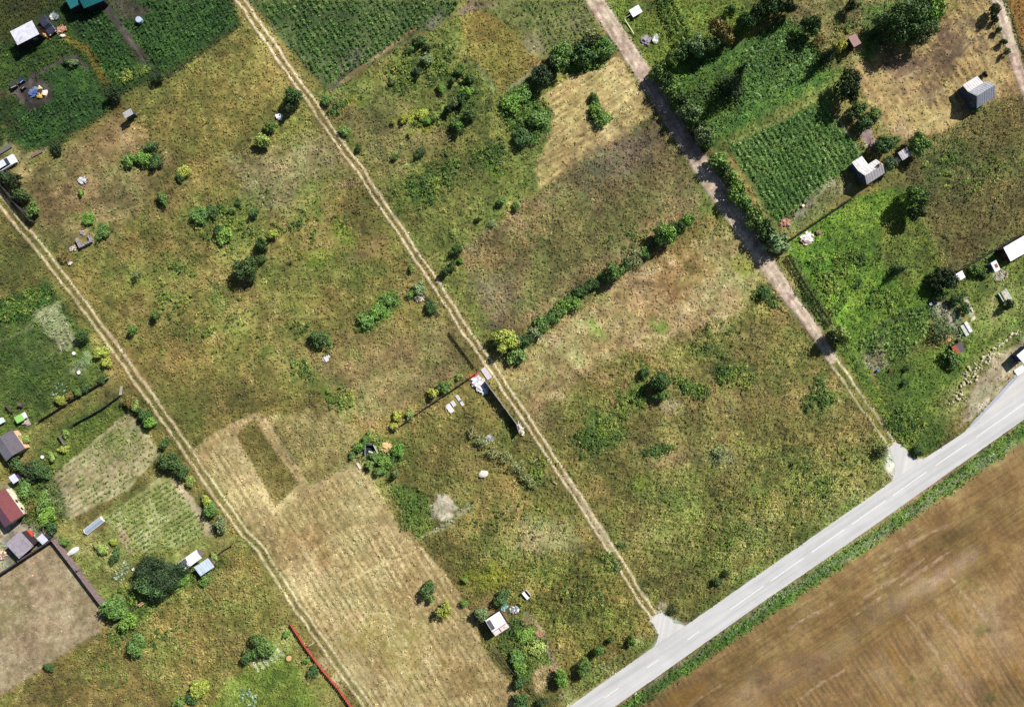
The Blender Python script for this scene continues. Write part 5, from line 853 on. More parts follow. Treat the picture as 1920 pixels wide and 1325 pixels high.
house("orange_hut", "tiny hut with an orange slope and a dark ribbed slope by the vegetable beds", "hut", 1798.5, 652.5, -59, 1.7, [(-.75, 1.7), (.25, 1.9), (.9, 1.55)], [(70, 56, 72), (232, 132, 96)], (90, 70, 60), None, .35, (0, .6, 1.4), over=.08)
house("brown_shed", "rust-brown flat-roofed shed beside the yellow-green bush at the top right", "shed", 1602.5, 76.2, -59, 2.1, [(-.72, 2.3), (.72, 2.5)], (136, 98, 92), (84, 60, 52), None, .4, (0, .7, 1.7), over=.1)
house("grey_shed", "small grey-roofed shed beside the white water tank", "shed", 1696, 288.4, 34, 1.95, [(-.72, 2.15), (.72, 2.0)], (188, 184, 190), (70, 78, 100), None, .4, (0, .7, 1.7), over=.1, c2=(150, 130, 130))
# north-west
house("white_shed", "white-roofed shed in the dark lawn at the top left", "shed", 46.5, 62, 27, 4.5, [(-1.25, 3.0), (1.25, 2.8)], (214, 216, 226), (38, 30, 34), None, 0, (0, .9, 2.0), [('r', .8, 1.5, .7, .6)], over=.12)
house("teal_shed", "smaller teal-roofed shed cut by the top edge, left one", "shed", 134, -4, -62, 3.6, [(-1.0, 2.5), (1.0, 2.5)], (20, 108, 112), (34, 32, 36), None, .4, over=.12)
house("teal_house", "larger teal-roofed shed cut by the top edge, right one", "shed", 166, -9, 22, 3.8, [(-1.5, 2.6), (0, 3.3), (1.5, 2.6)], (18, 104, 108), (36, 32, 34), None, .4, [] and None, over=.12)
house("privy", "small ribbed-roof privy standing alone in the north-west meadow", "outhouse", 240, 213, 30, 1.75, [(-.5, 2.1), (.5, 2.25)], (176, 170, 172), (60, 78, 84), None, .3, (0, .6, 1.7), over=.08)
# west
house("dark_roofed_house", "house with dark purple-grey roof and peach wall at the left edge", "house", 11.5, 836, -55.5, 4.2, [(-2.0, 2.3), (0, 3.3), (2.0, 2.3)][::1], [(86, 78, 90), (140, 136, 146)], (238, 196, 158), None, .5, (0, .8, 1.9), [('l', -.6, 1.2, .5, .5), ('l', .9, 1.2, .5, .5)])
house("red_roofed_house", "house with dark red roof and cream wall at the left edge", "house", 3, 954, -54.5, 6.0, [(-2.0, 2.4), (0, 3.5), (2.0, 2.4)], [(110, 30, 36), (132, 92, 112)], (240, 232, 204), None, .5, (0, .9, 2.0), [('l', 0, 1.3, .7, .7), ('l', 1.7, 1.3, .7, .7), ('g', .8, 1.4, .6, .6)], chimney=(-.5, .5))
house("striped_barn", "ribbed grey-purple roofed barn inside the corner of the brick wall", "barn", 36.8, 1021, 41, 3.6, [(-1.75, 2.5), (1.75, 2.3)], (162, 154, 164), (62, 50, 58), None, .36, (0, .9, 1.9), over=.12, c2=(118, 104, 118))
house("corner_shed", "small pale-roofed shed squeezed between the barn and the brick wall corner", "shed", 79.6, 1010.3, 40, 1.35, [(-.7, 2.15), (.7, 2.0)], (206, 208, 218), (64, 56, 66), None, 0, (0, .6, 1.6), over=.08)
house("bluish_hut", "small bluish white hut between bushes above the red roofed house", "hut", 26, 897, 33, 1.25, [(-.62, 2.0), (.62, 1.85)], (216, 218, 240), (88, 70, 120), None, 0, (0, .6, 1.6), over=.08)
house("tarred_shed", "white-roofed shed with a dark tarred end beside the large dark tree", "shed", 355, 1051, 36, 4.25, [(-.8, 2.0), (0, 2.25), (.8, 2.0)], (244, 242, 244), (126, 112, 112), None, 0, (0, .8, 1.7), over=.1, patch=[(0, -2.05, -.4, .06, .98, (92, 88, 98)), (1, -2.05, -.75, .0, .6, (92, 88, 98))])
house("light_blue_shed", "light blue-roofed shed standing close to the tarred white one", "shed", 383, 1062.5, 34, 3.1, [(-.9, 2.15), (.9, 1.95)], (198, 212, 228), (112, 84, 80), None, .5, (0, .8, 1.7), over=.1)
# south plot hut
house("white_hut", "white-roofed hut with dark roof patch at the lower centre on the mown field edge", "hut", 936, 1175.5, 33, 3.1, [(-2.3, 2.45), (0, 2.75), (.95, 2.4)], [(248, 246, 246), (238, 226, 224)], (74, 60, 64), None, 0, (-.9, .8, 1.9), [('r', .4, 1.3, .6, .5)], over=.1, patch=[(0, -1.48, -.7, .12, .9, (92, 92, 102)), (1, -1.5, 1.3, 0, .13, (170, 108, 92)), (1, -.25, -.05, .14, .9, (150, 110, 104)), (1, .5, .9, .5, .62, (186, 140, 128))], c2=None)

# ================================================================== FENCES AND WALLS
def fence(name, label, cat, pts, h, style, c, post=None, posts=True, gap=0.02, group=None, c2=None):
    P = [W(x, y, 0) for x, y in pts]; o = P[0]; e = empty(name, (o[0], o[1], 0), 0, label, cat, group)
    m = paint(c, .8, .25, 3.0, c2=c2 or tuple(int(v * .72) for v in c), th=.52); pm = paint(post or tuple(int(v * .8) for v in c), .8, .25, 4.0)
    for a, b in zip(P[:-1], P[1:]):
        L = math.hypot(b[0] - a[0], b[1] - a[1]); ang = math.atan2(b[1] - a[1], b[0] - a[0]); ux, uy = math.cos(ang), math.sin(ang); mb = MB()
        at = lambda s, z, off=0: (a[0] - o[0] + ux * s - uy * off, a[1] - o[1] + uy * s + ux * off, z)
        if style in ("plank", "slab", "sheet"):
            w = {"plank": .16, "slab": 2.0, "sheet": .22}[style]; n = max(1, int(L / w)); th = {"plank": .03, "slab": .08, "sheet": .04}[style]
            for i in range(n):
                j = brng.uniform(-.05, .05) if style == "plank" else 0; hh = h + j
                mb.box(at((i + .5) * L / n, hh / 2, (.03 if i % 2 else -.03) if style == "sheet" else brng.uniform(-.008, .008)), (L / n - gap, th, hh), ang)
            if style != "slab":
                for z in (h * .25, h * .8): mb.box(at(L / 2, z, -.06), (L, .05, .07), ang)
        elif style == "wire":
            for z in (.25, .6, .95, h): mb.box(at(L / 2, z), (L, .025, .025), ang)
            for i in range(int(L / .3)): mb.box(at(i * .3, h / 2), (.02, .02, h), ang)
        elif style == "wall":
            mb.box(at(L / 2, h / 2 - .05), (L, .2, h + .1), ang); n = int(L / .5)
            for i in range(n): mb.box(at((i + .5) * L / n, h + .03, brng.uniform(-.01, .01)), (L / n - .03, .27, .07 + brng.uniform(-.01, .01)), ang)
        mb.build("fence_panel" if style != "wall" else "masonry", m, e)
        if posts:
            n = max(1, int(L / (2.2 if style != "wall" else 4)))
            for i in range(n + 1):
                pb = MB(); q = at(i * L / n, 0, .09 if style != "wire" else 0); w = .1 if style != "wall" else .42
                pb.tube((q[0], q[1], -.2), (q[0], q[1], h + .08), w / 2, w / 2 * .9, 6); pb.build("post", pm, e)
    return e
fence("plank_fence", "tall dark plank fence from the dirt road to the L-shaped garden house", "fence", [(1478, 450), (1600, 368)], 1.7, "plank", (84, 84, 90))
fence("plank_fence", "long weathered plank fence beside the white hut and long cabin at the right edge", "fence", [(1789, 510), (1921, 434)], 1.5, "plank", (112, 104, 96))
fence("wire_fence", "dark thin fence between the green garden and the dry meadow", "fence", [(1726, 420), (1742, 455), (1765, 500)], 1.1, "wire", (60, 56, 50))
fence("picket_fence", "overgrown dark fence along the right side of the dirt road", "fence", [(1476, 480), (1505, 530), (1557, 608)], 1.3, "plank", (62, 60, 50), gap=.06)
fence("long_fence", "long dark fence crossing from the straw heap bushes to the middle track", "fence", [(738, 806), (800, 762), (895, 698)], 1.3, "plank", (92, 92, 96))
fence("panel_fence", "tall pale-topped panel fence with a black shadow beside the middle track", "fence", [(910, 714), (968, 793), (973, 809)], 1.9, "slab", (150, 146, 150), (170, 168, 170))
fence("track_fence", "broken grey fence in weeds west of the middle track", "fence", [(788, 537), (824, 590)], 1.0, "plank", (112, 106, 96), gap=.08)
fence("track_fence", "dark low fence along the middle track just above the ribbed sheet", "fence", [(842, 622), (890, 688)], .7, "plank", (92, 84, 66), gap=.05)
fence("lawn_fence", "dark fence along the upper edge of the west lawn with yellow bushes", "fence", [(74, 790), (140, 748), (205, 710)], 1.1, "plank", (66, 64, 66), gap=.03)
fence("lawn_fence", "grey fence along the lower edge of the west lawn up to the gate frame", "fence", [(140, 795), (190, 768), (226, 742)], 1.1, "plank", (86, 84, 86), gap=.03)
fence("short_fence", "short pale plank fence on the lower lawn between two yellow bushes", "fence", [(113, 815), (124, 834)], 1.0, "plank", (126, 122, 112))
fence("short_fence", "short dark plank fence beside the green-topped play hut", "fence", [(14, 758), (25, 772)], 1.0, "plank", (96, 84, 78))
fence("brick_wall", "long reddish brick garden wall running down from the boat to the large bushes", "wall", [(104, 1008), (150, 1068), (197, 1131)], 1.5, "wall", (140, 120, 118))
fence("dark_wall", "dark wall along the top of the bare yard behind the striped barn", "wall", [(-20, 1090), (40, 1050), (103, 1009)], 1.5, "wall", (84, 74, 78))
fence("garden_rail", "thin dark fence beside the light blue shed toward the west track", "fence", [(398, 1045), (438, 1018)], .9, "plank", (92, 88, 84))
fence("garden_rail", "short dark fence below the large dark tree with an orange board", "fence", [(252, 1140), (282, 1119)], .9, "plank", (96, 90, 84))
fence("red_fence", "bright red sheet fence beside the western track at the bottom", "fence", [(546, 1168), (574, 1211), (602, 1249), (634, 1287), (664, 1330)], .95, "sheet", (192, 84, 70), (150, 60, 50), c2=(170, 92, 80))
fence("dark_fence", "dark tall fence in shadow at the left edge under the row of bushes", "fence", [(2, 340), (36, 384), (66, 418)], 1.8, "plank", (72, 66, 70))
fence("hut_fence", "rough fence along the mown field below the white hut", "fence", [(918, 1208), (962, 1258), (1012, 1308)], .9, "plank", (104, 96, 86), gap=.12)

# ================================================================== THINGS LYING AND STANDING ABOUT
def at_(name, label, cat, px, py, ang=0, z=0.0, group=None):
    b = W(px, py, z); return empty(name, (b[0], b[1], 0), math.radians(ang), label, cat, group)
def solid(name, label, cat, px, py, ang, mb, mats, group=None, smooth=False):
    o = mb.build(name, mats, None, smooth); b = W(px, py, 0); o.location = (b[0], b[1], 0); o.rotation_euler = (0, 0, math.radians(ang)); return tag(o, label, cat, group)
def heap(name, label, cat, px, py, ang, rx, ry, h, cols, n=26, style="mix", seed=1):
    r = random.Random(seed); mb = MB()
    for i in range(n):
        t = r.uniform(0, 6.28); d = math.sqrt(r.random()); x, y = d * rx * math.cos(t), d * ry * math.sin(t); z = h * (1 - d * d) * r.uniform(.2, 1) + .08; k = r.randrange(len(cols))
        s = r.random()
        if style == "plank" or (style == "mix" and s < .4): mb.box((x, y, z), (r.uniform(.5, 1.1) * min(1.1, rx), r.uniform(.1, .26), .06), r.uniform(0, 3.14), r.uniform(-.3, .3), r.uniform(-.3, .3), k)
        elif style == "sheet": mb.box((x, y, z), (r.uniform(.6, 1.1), r.uniform(.4, .8), .04), r.uniform(0, 3.14), r.uniform(-.25, .25), r.uniform(-.25, .25), k)
        else: mb.lump((x, y, z * .7), (r.uniform(.15, .35), r.uniform(.15, .35), r.uniform(.1, .25)), r, k, 6, 4, .25)
    mb.lump((0, 0, 0), (rx * .8, ry * .8, h * .7), r, 0, 12, 6, .2)
    return solid(name, label, cat, px, py, ang, mb, [paint(c, .85, .3, 4.0) for c in cols])
WHT = (236, 234, 236)
# trailer with two white panels, its drawbar to the down-left
def trailer():
    e = at_("flat_trailer", "flat trailer carrying two white panels beside the dirt road at the top", "trailer", 1192, 21, 31, .8)
    b = MB(); b.box((0, 0, .55), (2.1, 1.5, .08)); b.build("bed", paint((130, 96, 84)), e)
    for y, rx in ((.4, .12), (-.4, -.12)): p = MB(); p.box((0.02, y, .72), (2.05, .74, .05), 0, rx); p.build("panel", paint((244, 242, 242), .5, .08), e)
    d = MB(); d.box((-1.6, 0, .5), (1.2, .07, .07)); d.build("drawbar", paint((190, 188, 186)), e)
    for y in (.82, -.82):
        w = MB(); w.tube((0, y - .08, .3), (0, y + .08, .3), .3, .3, 14); wo = w.build("wheel", paint((36, 36, 38)), e); r = MB(); r.tube((0, y - .085, .3), (0, y + .085, .3), .16, .16, 10); r.build("rim", paint((170, 170, 172), .4, .1, 3, .6), wo)
trailer()
m = MB(); m.tube((-1.7, 0, .14), (1.7, 0, .14), .1, .1, 10); solid("white_pole", "long white pole lying on the grass beside the dirt road", "pole", 1179.5, 50.5, -58, m, paint((226, 226, 200), .5, .1))
heap("tarp_heap", "grey heap under sheets lying on the lawn below the white pole", "heap", 1211.5, 76, 30, .8, .6, .5, [(150, 142, 150), (168, 160, 160), (128, 120, 130)], 16, "sheet", 3)
heap("sheet_stack", "narrow pale stack right of the grey sheet heap on the lawn", "stack", 1229.5, 73.5, 62, .6, .3, .4, [(222, 220, 222), (190, 190, 196)], 10, "sheet", 4)
# water tank
m = MB(); m.slab([(-.5, -.4), (-.4, -.5), (.4, -.5), (.5, -.4), (.5, .4), (.4, .5), (-.4, .5), (-.5, .4)], 0, 1.0); m.slab([(-.42, -.34), (-.34, -.42), (.34, -.42), (.42, -.34), (.42, .34), (.34, .42), (-.34, .42), (-.42, .34)], 1.0, 1.08); m.tube((0, 0, 1.08), (0, 0, 1.14), .13, .12, 12)
solid("water_tank", "white square water tank standing beside the small grey shed", "water tank", 1680.5, 300, 33, m, paint((248, 246, 244), .45, .06))
heap("scrap_heap", "white and rusty scrap heap on the bright green lawn beside the plank fence", "heap", 1513, 448, 30, 1.15, .9, .45, [(230, 222, 218), (240, 238, 236), (176, 140, 122)], 26, "sheet", 5)
heap("stone_heap", "small brownish heap right of the white scrap on the green lawn", "heap", 1535, 437, 0, .45, .35, .3, [(150, 112, 96), (128, 104, 88)], 10, "lump", 6)
heap("rubble_heap", "reddish rubble heap at the corner of the crop square by the dirt road", "heap", 1472, 418, 40, .95, .75, .5, [(196, 132, 116), (164, 116, 104), (214, 164, 146)], 26, "mix", 7)
m = MB(); m.tube((0, 0, -.1), (0, 0, 1.4), .16, .14, 10); m.lump((0, 0, 1.4), (.18, .18, .1), brng, 0, 10, 4, .02); solid("white_post", "white post at the road end of the dark plank fence", "post", 1468, 472, 0, m, paint((226, 230, 234), .6, .1))
m = MB(); m.tube((0, 0, 0), (0, 0, .4), .2, .26, 12); solid("cream_bucket", "cream bucket on the square of bare soil below the crop rows", "bucket", 1505, 386, 0, m, paint((246, 222, 176), .5, .1))
m = MB(); m.tube((0, 0, -.1), (0, 0, 1.3), .1, .09, 8); m.box((.0, 0, .9), (.5, .1, .6), .4); solid("white_marker", "white marker post among the grey-green bushes of the boundary line", "post", 1009.5, 636, 40, m, paint((240, 240, 238), .5, .08))
# cold frames, bench
for (x, y, lb, col) in ((1808.6, 619.5, "left greenish white cold frame at the lower end of the vegetable beds", (196, 212, 200)), (1815.2, 612.8, "right brighter white cold frame with an orange edge board", (226, 230, 230))):
    e = at_("cold_frame", lb, "cold frame", x, y, -60, .3); b = MB()
    b.box((0, .3, .18), (2.2, .05, .36)); b.box((0, -.3, .18), (2.2, .05, .36)); b.box((1.1, 0, .18), (.05, .55, .36)); b.box((-1.1, 0, .18), (.05, .55, .36)); b.build("frame", paint((206, 150, 112)), e)
    l = MB()
    for i in range(3): l.box((-.73 + i * .73, 0, .39), (.7, .62, .03), 0, .06)
    l.build("lid", paint(col, .3, .1), e)
def bench():
    e = at_("picnic_bench", "pale slatted picnic bench on the grass beside a small dark bush", "bench", 1885.5, 554.5, -59, .6)
    t = MB()
    for i in range(4): t.box((0, -.33 + i * .22, .74), (2.2, .18, .04))
    t.build("tabletop", paint((214, 204, 190), .7, .3, 3.0, c2=(120, 100, 92)), e)
    for s in (1, -1): b = MB(); b.box((0, s * .75, .45), (2.2, .26, .04)); b.build("seat", paint((176, 196, 190), .7, .25), e)
    for x in (-.8, .8):
        f = MB(); f.box((x, 0, .42), (.08, 1.6, .06)); f.box((x, .45, .36), (.08, .08, .76), 0, .35); f.box((x, -.45, .36), (.08, .08, .76), 0, -.35); f.build("leg", paint((120, 108, 100)), e)
bench()
m = MB()
for i in range(16):
    t = i / 16 * 6.28; m.lump((1.15 * math.cos(t), .75 * math.sin(t), .1), (.17, .15, .13), brng, i % 2, 6, 4)
solid("flower_bed", "ring of pale stones around a flower bed in front of the blue-sided shed", "flower bed", 1877.5, 518, 25, m, [paint((214, 196, 176), .9, .2), paint((196, 164, 146), .9, .2)])
heap("plant_rubbish", "orange-brown heap of pulled plants between the hut and the vegetable beds", "heap", 1777, 634, 40, .9, .6, .3, [(196, 150, 104), (170, 124, 84), (216, 176, 130)], 20, "lump", 8)
m = MB(); m.tube((0, 0, 0), (0, 0, .9), .3, .3, 14); m.box((.0, 0, .91), (.36, .36, .02)); solid("water_barrel", "dark barrel above the tiny orange hut", "barrel", 1794, 638.5, 0, m, paint((52, 34, 36), .5, .1))
for x, y, c, lb in ((1645, 694, (80, 110, 170), "small blue bucket at the foot of the tall pale crop"), (1668.5, 694, (110, 50, 46), "small red bucket right of the blue one below the tall crop"), (1743.5, 570, (236, 240, 250), "white bucket at the top of the vegetable beds")):
    m = MB(); m.tube((0, 0, 0), (0, 0, .45), .2, .26, 12); solid("bucket", lb, "bucket", x, y, 0, m, paint(c, .5, .1))
# bus shelter at the right edge
def shelter():
    e = at_("bus_shelter", "small dark-walled shelter with a white roof at the right edge by the lay-by", "shelter", 1924, 664, 40, 2.4); b = MB()
    b.box((0, .8, 1.1), (2.6, .1, 2.3)); b.box((-1.25, 0, 1.1), (.1, 1.5, 2.3)); b.box((1.25, 0, 1.1), (.1, 1.5, 2.3)); b.build("wall", paint((44, 56, 92)), e)
    r = MB(); r.box((0, 0, 2.34), (2.9, 1.9, .1), 0, -.06); r.build("roof", paint((238, 238, 240)), e); s = MB(); s.box((0, .5, .45), (2.2, .4, .06)); s.box((-.9, .5, .2), (.08, .3, .45)); s.box((.9, .5, .2), (.08, .3, .45)); s.build("seat", paint(WOOD), e)
shelter()
m = MB(); m.slab([(-.95, -.6), (.95, -.6), (.95, .6), (-.95, .6)], -.1, .14); solid("concrete_slab", "white concrete slab at the head of the gutter by the right edge", "slab", 1911.5, 694, 33, m, paint((240, 240, 240), .8, .08))
# scattered pale stones above the lay-by
r = random.Random(21); SM_ = []
for i in range(5):
    m = MB(); m.lump((0, 0, .08), (.3, .22, .2), r, 0, 7, 5, .3); o = m.build("boulder", paint((220, 206, 176), .9, .25)); SM_.append(o.data); bpy.data.objects.remove(o)
line = [(1786, 762), (1796, 738), (1812, 714), (1830, 694), (1848, 672), (1866, 654), (1890, 634), (1916, 614)]
for i in range(120):
    t = r.uniform(0, 6.0) if i < 105 else r.uniform(6.0, 7); k = int(t); f = t - k; a, b = line[k], line[min(k + 1, 7)]; w = 4 + 8 * math.sin(min(1, (t + .6) / 6) * math.pi)
    px, py = a[0] + (b[0] - a[0]) * f + r.gauss(0, w * .55), a[1] + (b[1] - a[1]) * f + r.gauss(0, w * .45)
    o = link("boulder", SM_[i % 5]); p = W(px, py); o.location = (p[0], p[1], 0); s = r.uniform(.3, .95) * (1.2 if r.random() < .3 else .9); o.scale = (s * r.uniform(.8, 1.5), s, s); o.rotation_euler = (0, 0, r.uniform(0, 6.28))
    tag(o, "one of the many pale boulders scattered in a curving line above the lay-by", "stone", "boulders in a line above the lay-by")
# middle of the picture: ribbed sheet, panels, scrap, heap
def ribbed(name, label, px, py, ang, L, Wd, c, z=.14):
    m = MB(); m.box((0, 0, z), (L, Wd, .03))
    for i in range(7): m.box((0, -Wd / 2 + (i + .5) * Wd / 7, z + .035), (L, .05, .04))
    return solid(name, label, "sheet", px, py, ang, m, paint(c, .5, .12, 3.0))
ribbed("ribbed_sheet", "large ribbed white sheet lying beside the middle track", 911.6, 700, -55, 2.3, 1.0, (222, 216, 222))
for (x, y, L, Wd, lb) in ((843.5, 765.5, 1.75, .95, "largest white panel lying in the south plot, leftmost of the group"), (850, 756.5, 1.1, .7, "small white panel touching the largest one in the south plot"), (860, 747, 1.5, .55, "narrow white panel at the upper right of the panel group"), (865.5, 755, 1.2, .55, "white panel at the lower right of the panel group")):
    ribbed("white_board", lb, x, y, -55, L, Wd, (240, 236, 240), .12)
heap("plastic_heap", "big crumpled white plastic and scrap heap in the fence corner by the middle track", "heap", 899, 721, -50, 2.1, .95, .6, [(226, 224, 232), (240, 240, 244), (190, 190, 200), (212, 196, 186)], 60, "sheet", 9)
heap("brick_pile", "orange-red brick pile against the long dark fence", "brick pile", 888, 705, 35, 1.1, .3, .35, [(214, 106, 76), (196, 88, 62), (226, 130, 98)], 40, "lump", 10)
heap("broken_boards", "pale broken boards at the lower end of the panel fence", "boards", 976, 803, -60, 1.4, .4, .3, [(224, 212, 200), (200, 188, 176)], 16, "plank", 11)
heap("straw_heap", "pale straw heap between two bright bushes near the black wreck", "heap", 724, 838, 20, 1.05, .95, .75, [(224, 190, 134), (212, 176, 120), (234, 206, 154)], 60, "mix", 12)
def wreck():
    e = at_("collapsed_hut", "black collapsed hut frame among bright bushes beside the straw heap", "hut", 695, 842.5, 0, .6); b = MB()
    b.box((0, 0, .05), (2.0, 1.5, .1)); b.build("floor", paint((30, 32, 40)), e)
    for (c, d, rz, col) in (((-1.0, 0, .5), (.12, 1.9, 1.0), -.08, (120, 130, 150)), ((.95, .1, .5), (.12, 1.8, 1.0), .45, (196, 196, 190)), ((-.1, .85, .45), (1.7, .1, .9), 0, (60, 66, 84))):
        w = MB(); w.box(c, d, rz); w.build("wall", paint(col, .7, .25), e)
    p = MB(); p.box((0.0, -.5, .3), (.9, .3, .05), -.3, .2); p.build("loose_board", paint((236, 230, 224)), e)
wreck()
ribbed("white_sheet", "narrow white sheet at the corner of the mown field", 673, 873, -58, 1.2, .4, (234, 226, 216), .1)
m = MB(); m.lump((0, 0, .15), (.95, .7, .5), random.Random(3), 0, 10, 6, .14); solid("large_boulder", "single large pale boulder in the south plot", "stone", 906, 888, 10, m, paint((226, 214, 204), .9, .2, 3.0))
heap("litter_heap", "grey litter half buried in the brushwood row", "heap", 919, 822, 30, .5, .4, .3, [(190, 190, 194), (140, 140, 140)], 10, "sheet", 13)
for x, y, ang, L, lb in ((798, 1007, 40, .9, "short dark log lying at the edge of the mown field"), (1003, 863, 38, 1.3, "bare grey branch lying beside the middle track"), (1041, 905, -40, .9, "pale plank lying left of the middle track")):
    m = MB(); m.tube((-L / 2, 0, .12), (L / 2, 0, .16), .09, .06, 8); m.tube((0, 0, .14), (L * .3, .3, .25), .05, .02, 6); solid("fallen_log", lb, "log", x, y, ang, m, paint((84, 70, 60) if "dark" in lb else (196, 180, 160), .9, .25))
def trough():
    e = at_("open_crate", "white open crate with one dark half in the weeds above the white hut", "crate", 987, 1114, -50, .5); b = MB()
    for (c, d) in (((0, .5, .35), (1.5, .06, .7)), ((0, -.5, .35), (1.5, .06, .7)), ((.75, 0, .35), (.06, 1.0, .7)), ((-.75, 0, .35), (.06, 1.0, .7))): b.box(c, d)
    b.build("crate_body", paint((206, 204, 206)), e); l = MB(); l.box((0, -.22, .73), (1.56, .56, .05)); l.build("lid", paint((246, 240, 238)), e); f = MB(); f.box((0, 0, .06), (1.4, .9, .1)); f.build("floor", paint((40, 40, 44)), e)
trough()
heap("junk_heap", "pale junk heap with plastic just above the white hut", "heap", 964, 1142, 20, .9, .6, .4, [(226, 220, 226), (170, 140, 140), (120, 150, 160)], 24, "mix", 14); heap("junk_heap", "teal and white litter pile left of the pale junk heap", "heap", 946, 1136, 0, .5, .4, .3, [(120, 176, 176), (220, 222, 222)], 10, "sheet", 15)
heap("branch_pile", "reddish pile of branches along the hut garden path, upper one", "pile", 986, 1164, -35, 1.2, .4, .3, [(170, 124, 108), (140, 104, 90)], 26, "plank", 16); heap("branch_pile", "reddish pile of branches on the hut garden path, lower one", "pile", 1011, 1188, -35, .9, .5, .35, [(196, 150, 122), (176, 130, 106)], 26, "plank", 17)
heap("soil_heap", "brown soil heap in the corner of the hut garden", "heap", 1036, 1256, -60, .8, .45, .35, [(168, 134, 108), (150, 116, 92)], 14, "lump", 18)
heap("concrete_scrap", "whitish slab scrap in the middle of the lower west meadow", "scrap", 613, 671, 30, .7, .35, .25, [(206, 200, 200), (170, 166, 168)], 8, "sheet", 19)
heap("rubbish_pile", "pale rubbish pile behind the broken track-side fence", "heap", 787, 559, 20, .6, .4, .3, [(236, 216, 190), (206, 190, 176), (120, 116, 112)], 14, "sheet", 20)
# west meadow: ruin and scrap
def ruin():
    e = at_("brick_ruin", "U-shaped ruin of grey brick walls in the upper west meadow", "ruin", 156, 451, 26, .5)
    for (c, d, rz) in (((.1, -.8, .45), (2.6, .4, .9), 0), ((-1.0, .1, .4), (.5, 1.6, .8), .15), ((1.3, -.1, .35), (.45, 1.2, .7), -.1)):
        w = MB(); n = int(max(d[0], d[1]) / .32) + 1
        for i in range(n):
            f = (i + .5) / n - .5; hh = d[2] * brng.uniform(.7, 1.1)
            if d[0] > d[1]: w.box((c[0] + f * d[0], c[1], hh / 2), (d[0] / n - .02, d[1], hh), rz)
            else: w.box((c[0], c[1] + f * d[1], hh / 2), (d[0], d[1] / n - .02, hh), rz)
        w.build("wall", paint((164, 154, 158), .9, .35, 4.0, c2=(110, 100, 104)), e)
ruin()
heap("brick_scrap", "pinkish brick scrap left below the ruin", "heap", 137, 466, 30, .6, .4, .3, [(190, 160, 152), (214, 204, 200)], 14, "lump", 22); heap("brick_scrap", "small grey-pink brick scrap above the ruin", "heap", 155, 437, -40, .5, .25, .35, [(170, 150, 152), (150, 140, 144)], 10, "lump", 23)
heap("scrap_pile", "whitish scrap pile alone in the upper west meadow", "heap", 155, 338, 10, .85, .6, .4, [(196, 190, 200), (150, 140, 146), (226, 222, 226)], 22, "mix", 24); heap("white_rubble", "white rubble beside the brownish scrub near the western track", "heap", 133, 493, 40, .45, .35, .35, [(230, 214, 206)], 8, "lump", 25)
# north-west yard
def car(name, label, px, py, ang, L, c, z=1.0):
    e = at_(name, label, "car", px, py, ang, z); w = .85; bm = paint(c, .3, .06, 2.0, spec=.5)
    prof = [(-L / 2, .35), (-L / 2, .8), (-L / 2 + .12, .92), (-L * .2, .95), (L * .22, .95), (L / 2 - .15, .85), (L / 2, .68), (L / 2, .35)]
    b = MB(); n = len(prof)
    vs = []
    for y, k in ((-w, .93), (-w * .9, 1), (w * .9, 1), (w, .93)): vs += [(x * (1 if k == 1 else .985), y, .35 + (zz - .35) * k) for x, zz in prof]
    fs = [list(range(n - 1, -1, -1)), list(range(3 * n, 4 * n))]
    for j in range(3):
        for i in range(n): fs.append((j * n + i, j * n + (i + 1) % n, (j + 1) * n + (i + 1) % n, (j + 1) * n + i))
    b.add(vs, fs); b.build("body", bm, e, False)
    g = MB(); x0, x1, x2, x3 = -L * .34, -L * .26, L * .06, L * .2
    g.add([(x0, -.74, .93), (x3, -.74, .93), (x3, .74, .93), (x0, .74, .93), (x1, -.58, 1.4), (x2, -.58, 1.42), (x2, .58, 1.42), (x1, .58, 1.4)], [(0, 1, 5, 4), (1, 2, 6, 5), (2, 3, 7, 6), (3, 0, 4, 7)]); g.build("window", glass((36, 44, 56)), e)
    r = MB(); r.slab([(x1 - .04, -.6), (x2 + .04, -.6), (x2 + .04, .6), (x1 - .04, .6)], 1.4, 1.45); r.build("roof", bm, e)
    for x in (-L * .31, L * .31):
        for y in (-w + .02, w - .02):
            t = MB(); t.tube((x, y - .1, .3), (x, y + .1, .3), .31, .31, 16); to = t.build("wheel", paint((28, 28, 30)), e); q = MB(); q.tube((x, y - .105, .3), (x, y + .105, .3), .18, .18, 10); q.build("rim", paint((170, 170, 176), .4, .1, 3, .6), to)
    for y in (-.62, .62): h_ = MB(); h_.box((L / 2 - .03, y, .68), (.1, .3, .14)); h_.build("headlight", paint((236, 238, 240), .2, .04), e)
    return e
car("parked_car", "silver-white car cut by the left edge, parked on the sandy yard", 9, 306, 31, 4.1, (222, 226, 238))
car("dark_car", "dark car parked beside the white-roofed shed at the top left", 87, 47, -52, 3.6, (58, 56, 74))
ribbed("timber_stack", "long weathered timber stack at the left edge above the silver-white car", 8, 281, 32, 3.4, .8, (124, 122, 118), .2)
heap("firewood_pile", "orange firewood pile between the white-roofed shed and the dark car", "firewood", 84, 62, -40, 1.3, .75, .5, [(220, 164, 92), (196, 130, 70), (236, 190, 116)], 60, "plank", 31); heap("board_pile", "pinkish board pile right of the dark car", "boards", 116, 56, 20, .95, .6, .35, [(186, 132, 110), (206, 156, 130)], 26, "plank", 32); heap("sack_pile", "pale sack beside the pinkish board pile", "sack", 119, 67, 0, .5, .35, .4, [(222, 212, 204)], 6, "lump", 33); heap("metal_scrap", "grey-white metal scrap above the dark car", "heap", 102, 32, 30, .5, .4, .4, [(206, 208, 206), (140, 144, 150)], 12, "sheet", 34)
